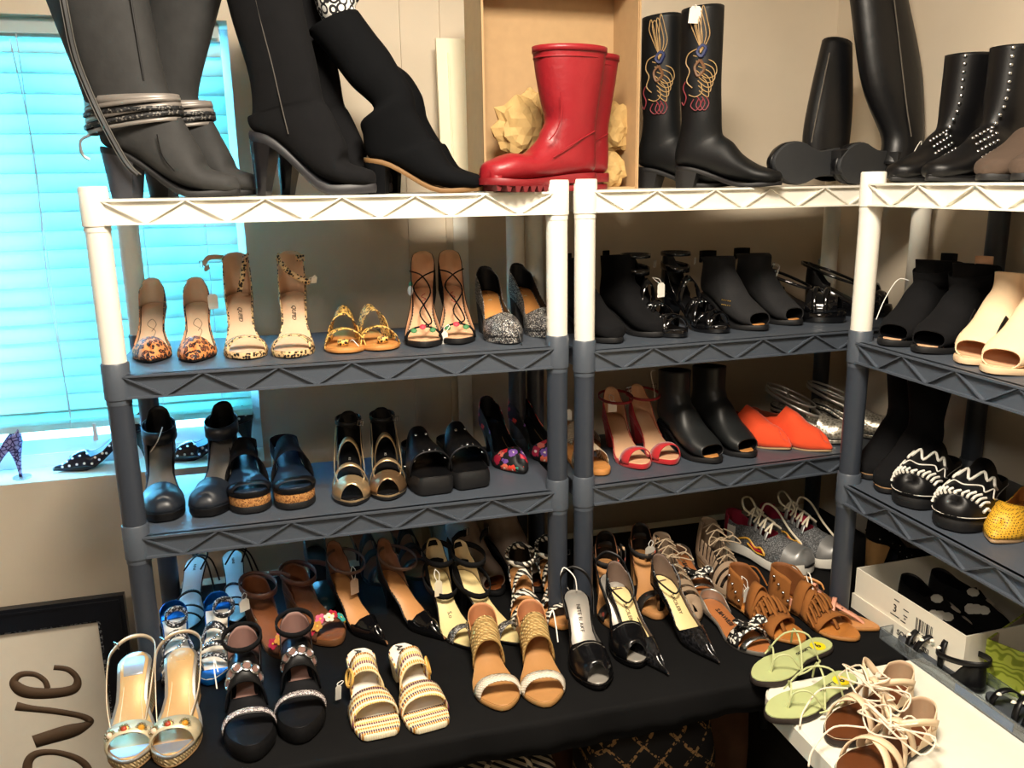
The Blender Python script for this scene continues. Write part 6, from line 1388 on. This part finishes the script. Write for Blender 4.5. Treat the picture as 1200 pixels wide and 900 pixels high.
def picture():
    Y = .455; A = aty(146, 693, Y); top = A.z; w = .62
    o = empty('framed_print', (A.x - w / 2, Y, 0), label='black framed cream print with brown script love leaning on wall', cat='picture')
    FB = M('black_frame_wood', '#12151c', .3, vary=.1); fw = .062; d = .022; h = top
    for nm, a, b in (('frame_rail', (-w / 2, -d, h - fw), (w / 2, 0, h)), ('frame_rail', (-w / 2, -d, 0), (w / 2, 0, fw)), ('frame_stile', (w / 2 - fw, -d, fw), (w / 2, 0, h - fw)), ('frame_stile', (-w / 2, -d, fw), (-w / 2 + fw, 0, h - fw))): MB().box(a, b).build(nm, FB, o, 0)
    BD = M('beaded_silver_trim', rough=.35, pat=p_cells([(0, '#15161a'), (.5, '#2c2e33'), (.7, '#8a8c90')], 260)); i_ = fw
    for a, b in (((-w / 2 + i_, -.012, h - i_ - .009), (w / 2 - i_, -.004, h - i_)), ((w / 2 - i_ - .009, -.012, i_), (w / 2 - i_, -.004, h - i_ - .009))): MB().box(a, b).build('beaded_edge', BD, o, 0)
    MB().box((-w / 2 + i_, -.006, i_), (w / 2 - i_, -.002, h - i_)).build('print_sheet', M('cream_print_paper', '#e6dccb', .7, vary=.03), o, 0)
    for x0, x1, y0, y1 in ((-w / 2 + .012, w / 2 - .012, h - .016, h - .010), (w / 2 - .016, w / 2 - .010, .012, h - .016)): MB().box((x0, -d - .003, y0), (x1, -d + .001, y1)).build('frame_bead', FB, o, 0)
    BRN = M('brown_print', '#5a4532', .7, vary=.05)
    def stroke(nm, pts, wd):
        P = [aty(x / 3.75, 660 + y / 3.75, Y - .0065) - o.location for x, y in pts]; C = crom([tuple(p) for p in P], 8); v, f = [], []
        for k, p in enumerate(C):
            p = Vector(p); a = Vector(C[max(0, k - 1)]); b = Vector(C[min(len(C) - 1, k + 1)]); t = (b - a).normalized(); n = Vector((t.z, 0, -t.x)); u = k / (len(C) - 1); q = interp([(j / (len(wd) - 1), x) for j, x in enumerate(wd)], u) / 2; v += [p - n * q, p + n * q]
        f = [(2 * k, 2 * k + 1, 2 * k + 3, 2 * k + 2) for k in range(len(C) - 1)]
        mesh_obj(nm, v, f, BRN, o, 60, solid=.0006, off=0)
    stroke('letter_e', [(236, 458), (300, 468), (340, 510), (320, 555), (220, 572), (110, 565), (62, 525), (90, 490), (150, 488), (195, 515), (210, 550)], [0.0140, 0.0154, 0.0280, 0.0336, 0.0168, 0.0140, 0.0140])
    stroke('letter_v', [(70, 628), (130, 638), (250, 652), (350, 670), (396, 695), (350, 725), (250, 755), (150, 785)], [0.0252, 0.0182, 0.0168, 0.0196, 0.0420, 0.0378])
    stroke('letter_o', [(125, 960), (122, 880), (160, 838), (250, 832), (350, 865), (390, 920), (350, 990), (240, 1010), (150, 980), (125, 930)], [0.0252, 0.0224, 0.0168, 0.0196, 0.0280, 0.0280, 0.0252])
    stroke('letter_l', [(60, 1060), (200, 1085), (380, 1075), (395, 1105), (250, 1120), (80, 1130)], [.014, .016, .02, .016])
def bag(name, label, px0, px1, py, y, h, depth, mat, y2=None):
    A = aty(px0, py, y); B = aty(px1, py, y); w = abs(B.x - A.x); o = empty(name, ((A.x + B.x) / 2, y + depth / 2, 0), label=label, cat='bag'); rings = []
    for z, k in ((0, .96), (.02, 1.0), (h * .5, 1.03), (h * .85, 1.0), (h, .9), (h + .012, .8)):
        rings.append([(math.copysign(abs(math.cos(a)) ** .5, math.cos(a)) * w / 2 * k, math.copysign(abs(math.sin(a)) ** .5, math.sin(a)) * depth / 2 * k, z) for a in [2 * PI * i / 28 for i in range(28)]])
    MB().loft(rings).build('bag_body', mat, o, 60); s_ = w * .22
    for sg in (-1,): tube_obj('bag_handle', [(-s_, -depth * .3, h), (-s_ * .7, -depth * .3, h + .05), (0, -depth * .3, h + .07), (s_ * .7, -depth * .3, h + .05), (s_, -depth * .3, h)], .006, mat, o)
    return o
def p_lattice(nt):
    co = nt.co(rot=(0, PI / 4, 0)); w = []
    for d in ('X', 'Z'):
        a = nt.new('ShaderNodeTexWave'); a.bands_direction = d; a.inputs['Scale'].default_value = 5.5; a.inputs['Distortion'].default_value = .6; nt.link(co, a.inputs['Vector']); w.append(a.outputs['Fac'])
    mx = nt.new('ShaderNodeMath', operation='MAXIMUM'); nt.link(w[0], mx.inputs[0]); nt.link(w[1], mx.inputs[1])
    v = nt.new('ShaderNodeTexVoronoi'); v.inputs['Scale'].default_value = 120; nt.link(nt.co(), v.inputs['Vector'])
    g = nt.new('ShaderNodeMath', operation='GREATER_THAN'); nt.link(mx.outputs[0], g.inputs[0]); g.inputs[1].default_value = .955
    l = nt.new('ShaderNodeMath', operation='LESS_THAN'); nt.link(v.outputs['Distance'], l.inputs[0]); l.inputs[1].default_value = .55
    m = nt.new('ShaderNodeMath', operation='MULTIPLY'); nt.link(g.outputs[0], m.inputs[0]); nt.link(l.outputs[0], m.inputs[1])
    nt.link(nt.ramp(m.outputs[0], [(0, '#141416'), (.5, '#b08a5a')], 'CONSTANT'), nt.b.inputs['Base Color'])
for i, sd in enumerate((-1, 1)):
    for fn in (floral_strap, laser_flat, sneaker, fringe_sandal, bow_sandal, green_sandal, nude_sandal, polka_pump): fn(i, sd)
pink_thong(); bx_ = white_box(); boxed_shoe(0, bx_); boxed_shoe(1, bx_); green_box(); acrylic_tray(); sparkle_pump(); glass_slipper(); picture()
bag('patterned_bag', 'black bag with tan leaf lattice print under the table', 698, 852, 870, -.30, .58, .2, M('leaf_lattice', rough=.8, pat=p_lattice))
bag('striped_bag', 'black and cream striped bag under the table', 530, 668, 895, -.33, .55, .2, M('stripe_fabric', rough=.8, pat=p_wave([(0, '#15151a'), (.5, '#c9bda6')], 24, 0, 'DIAGONAL')))
bag('brown_bag', 'brown paper bag behind the patterned bags under the table', 640, 885, 880, -.08, .60, .16, M('brown_paper', '#6b4a34', .8, vary=.2))
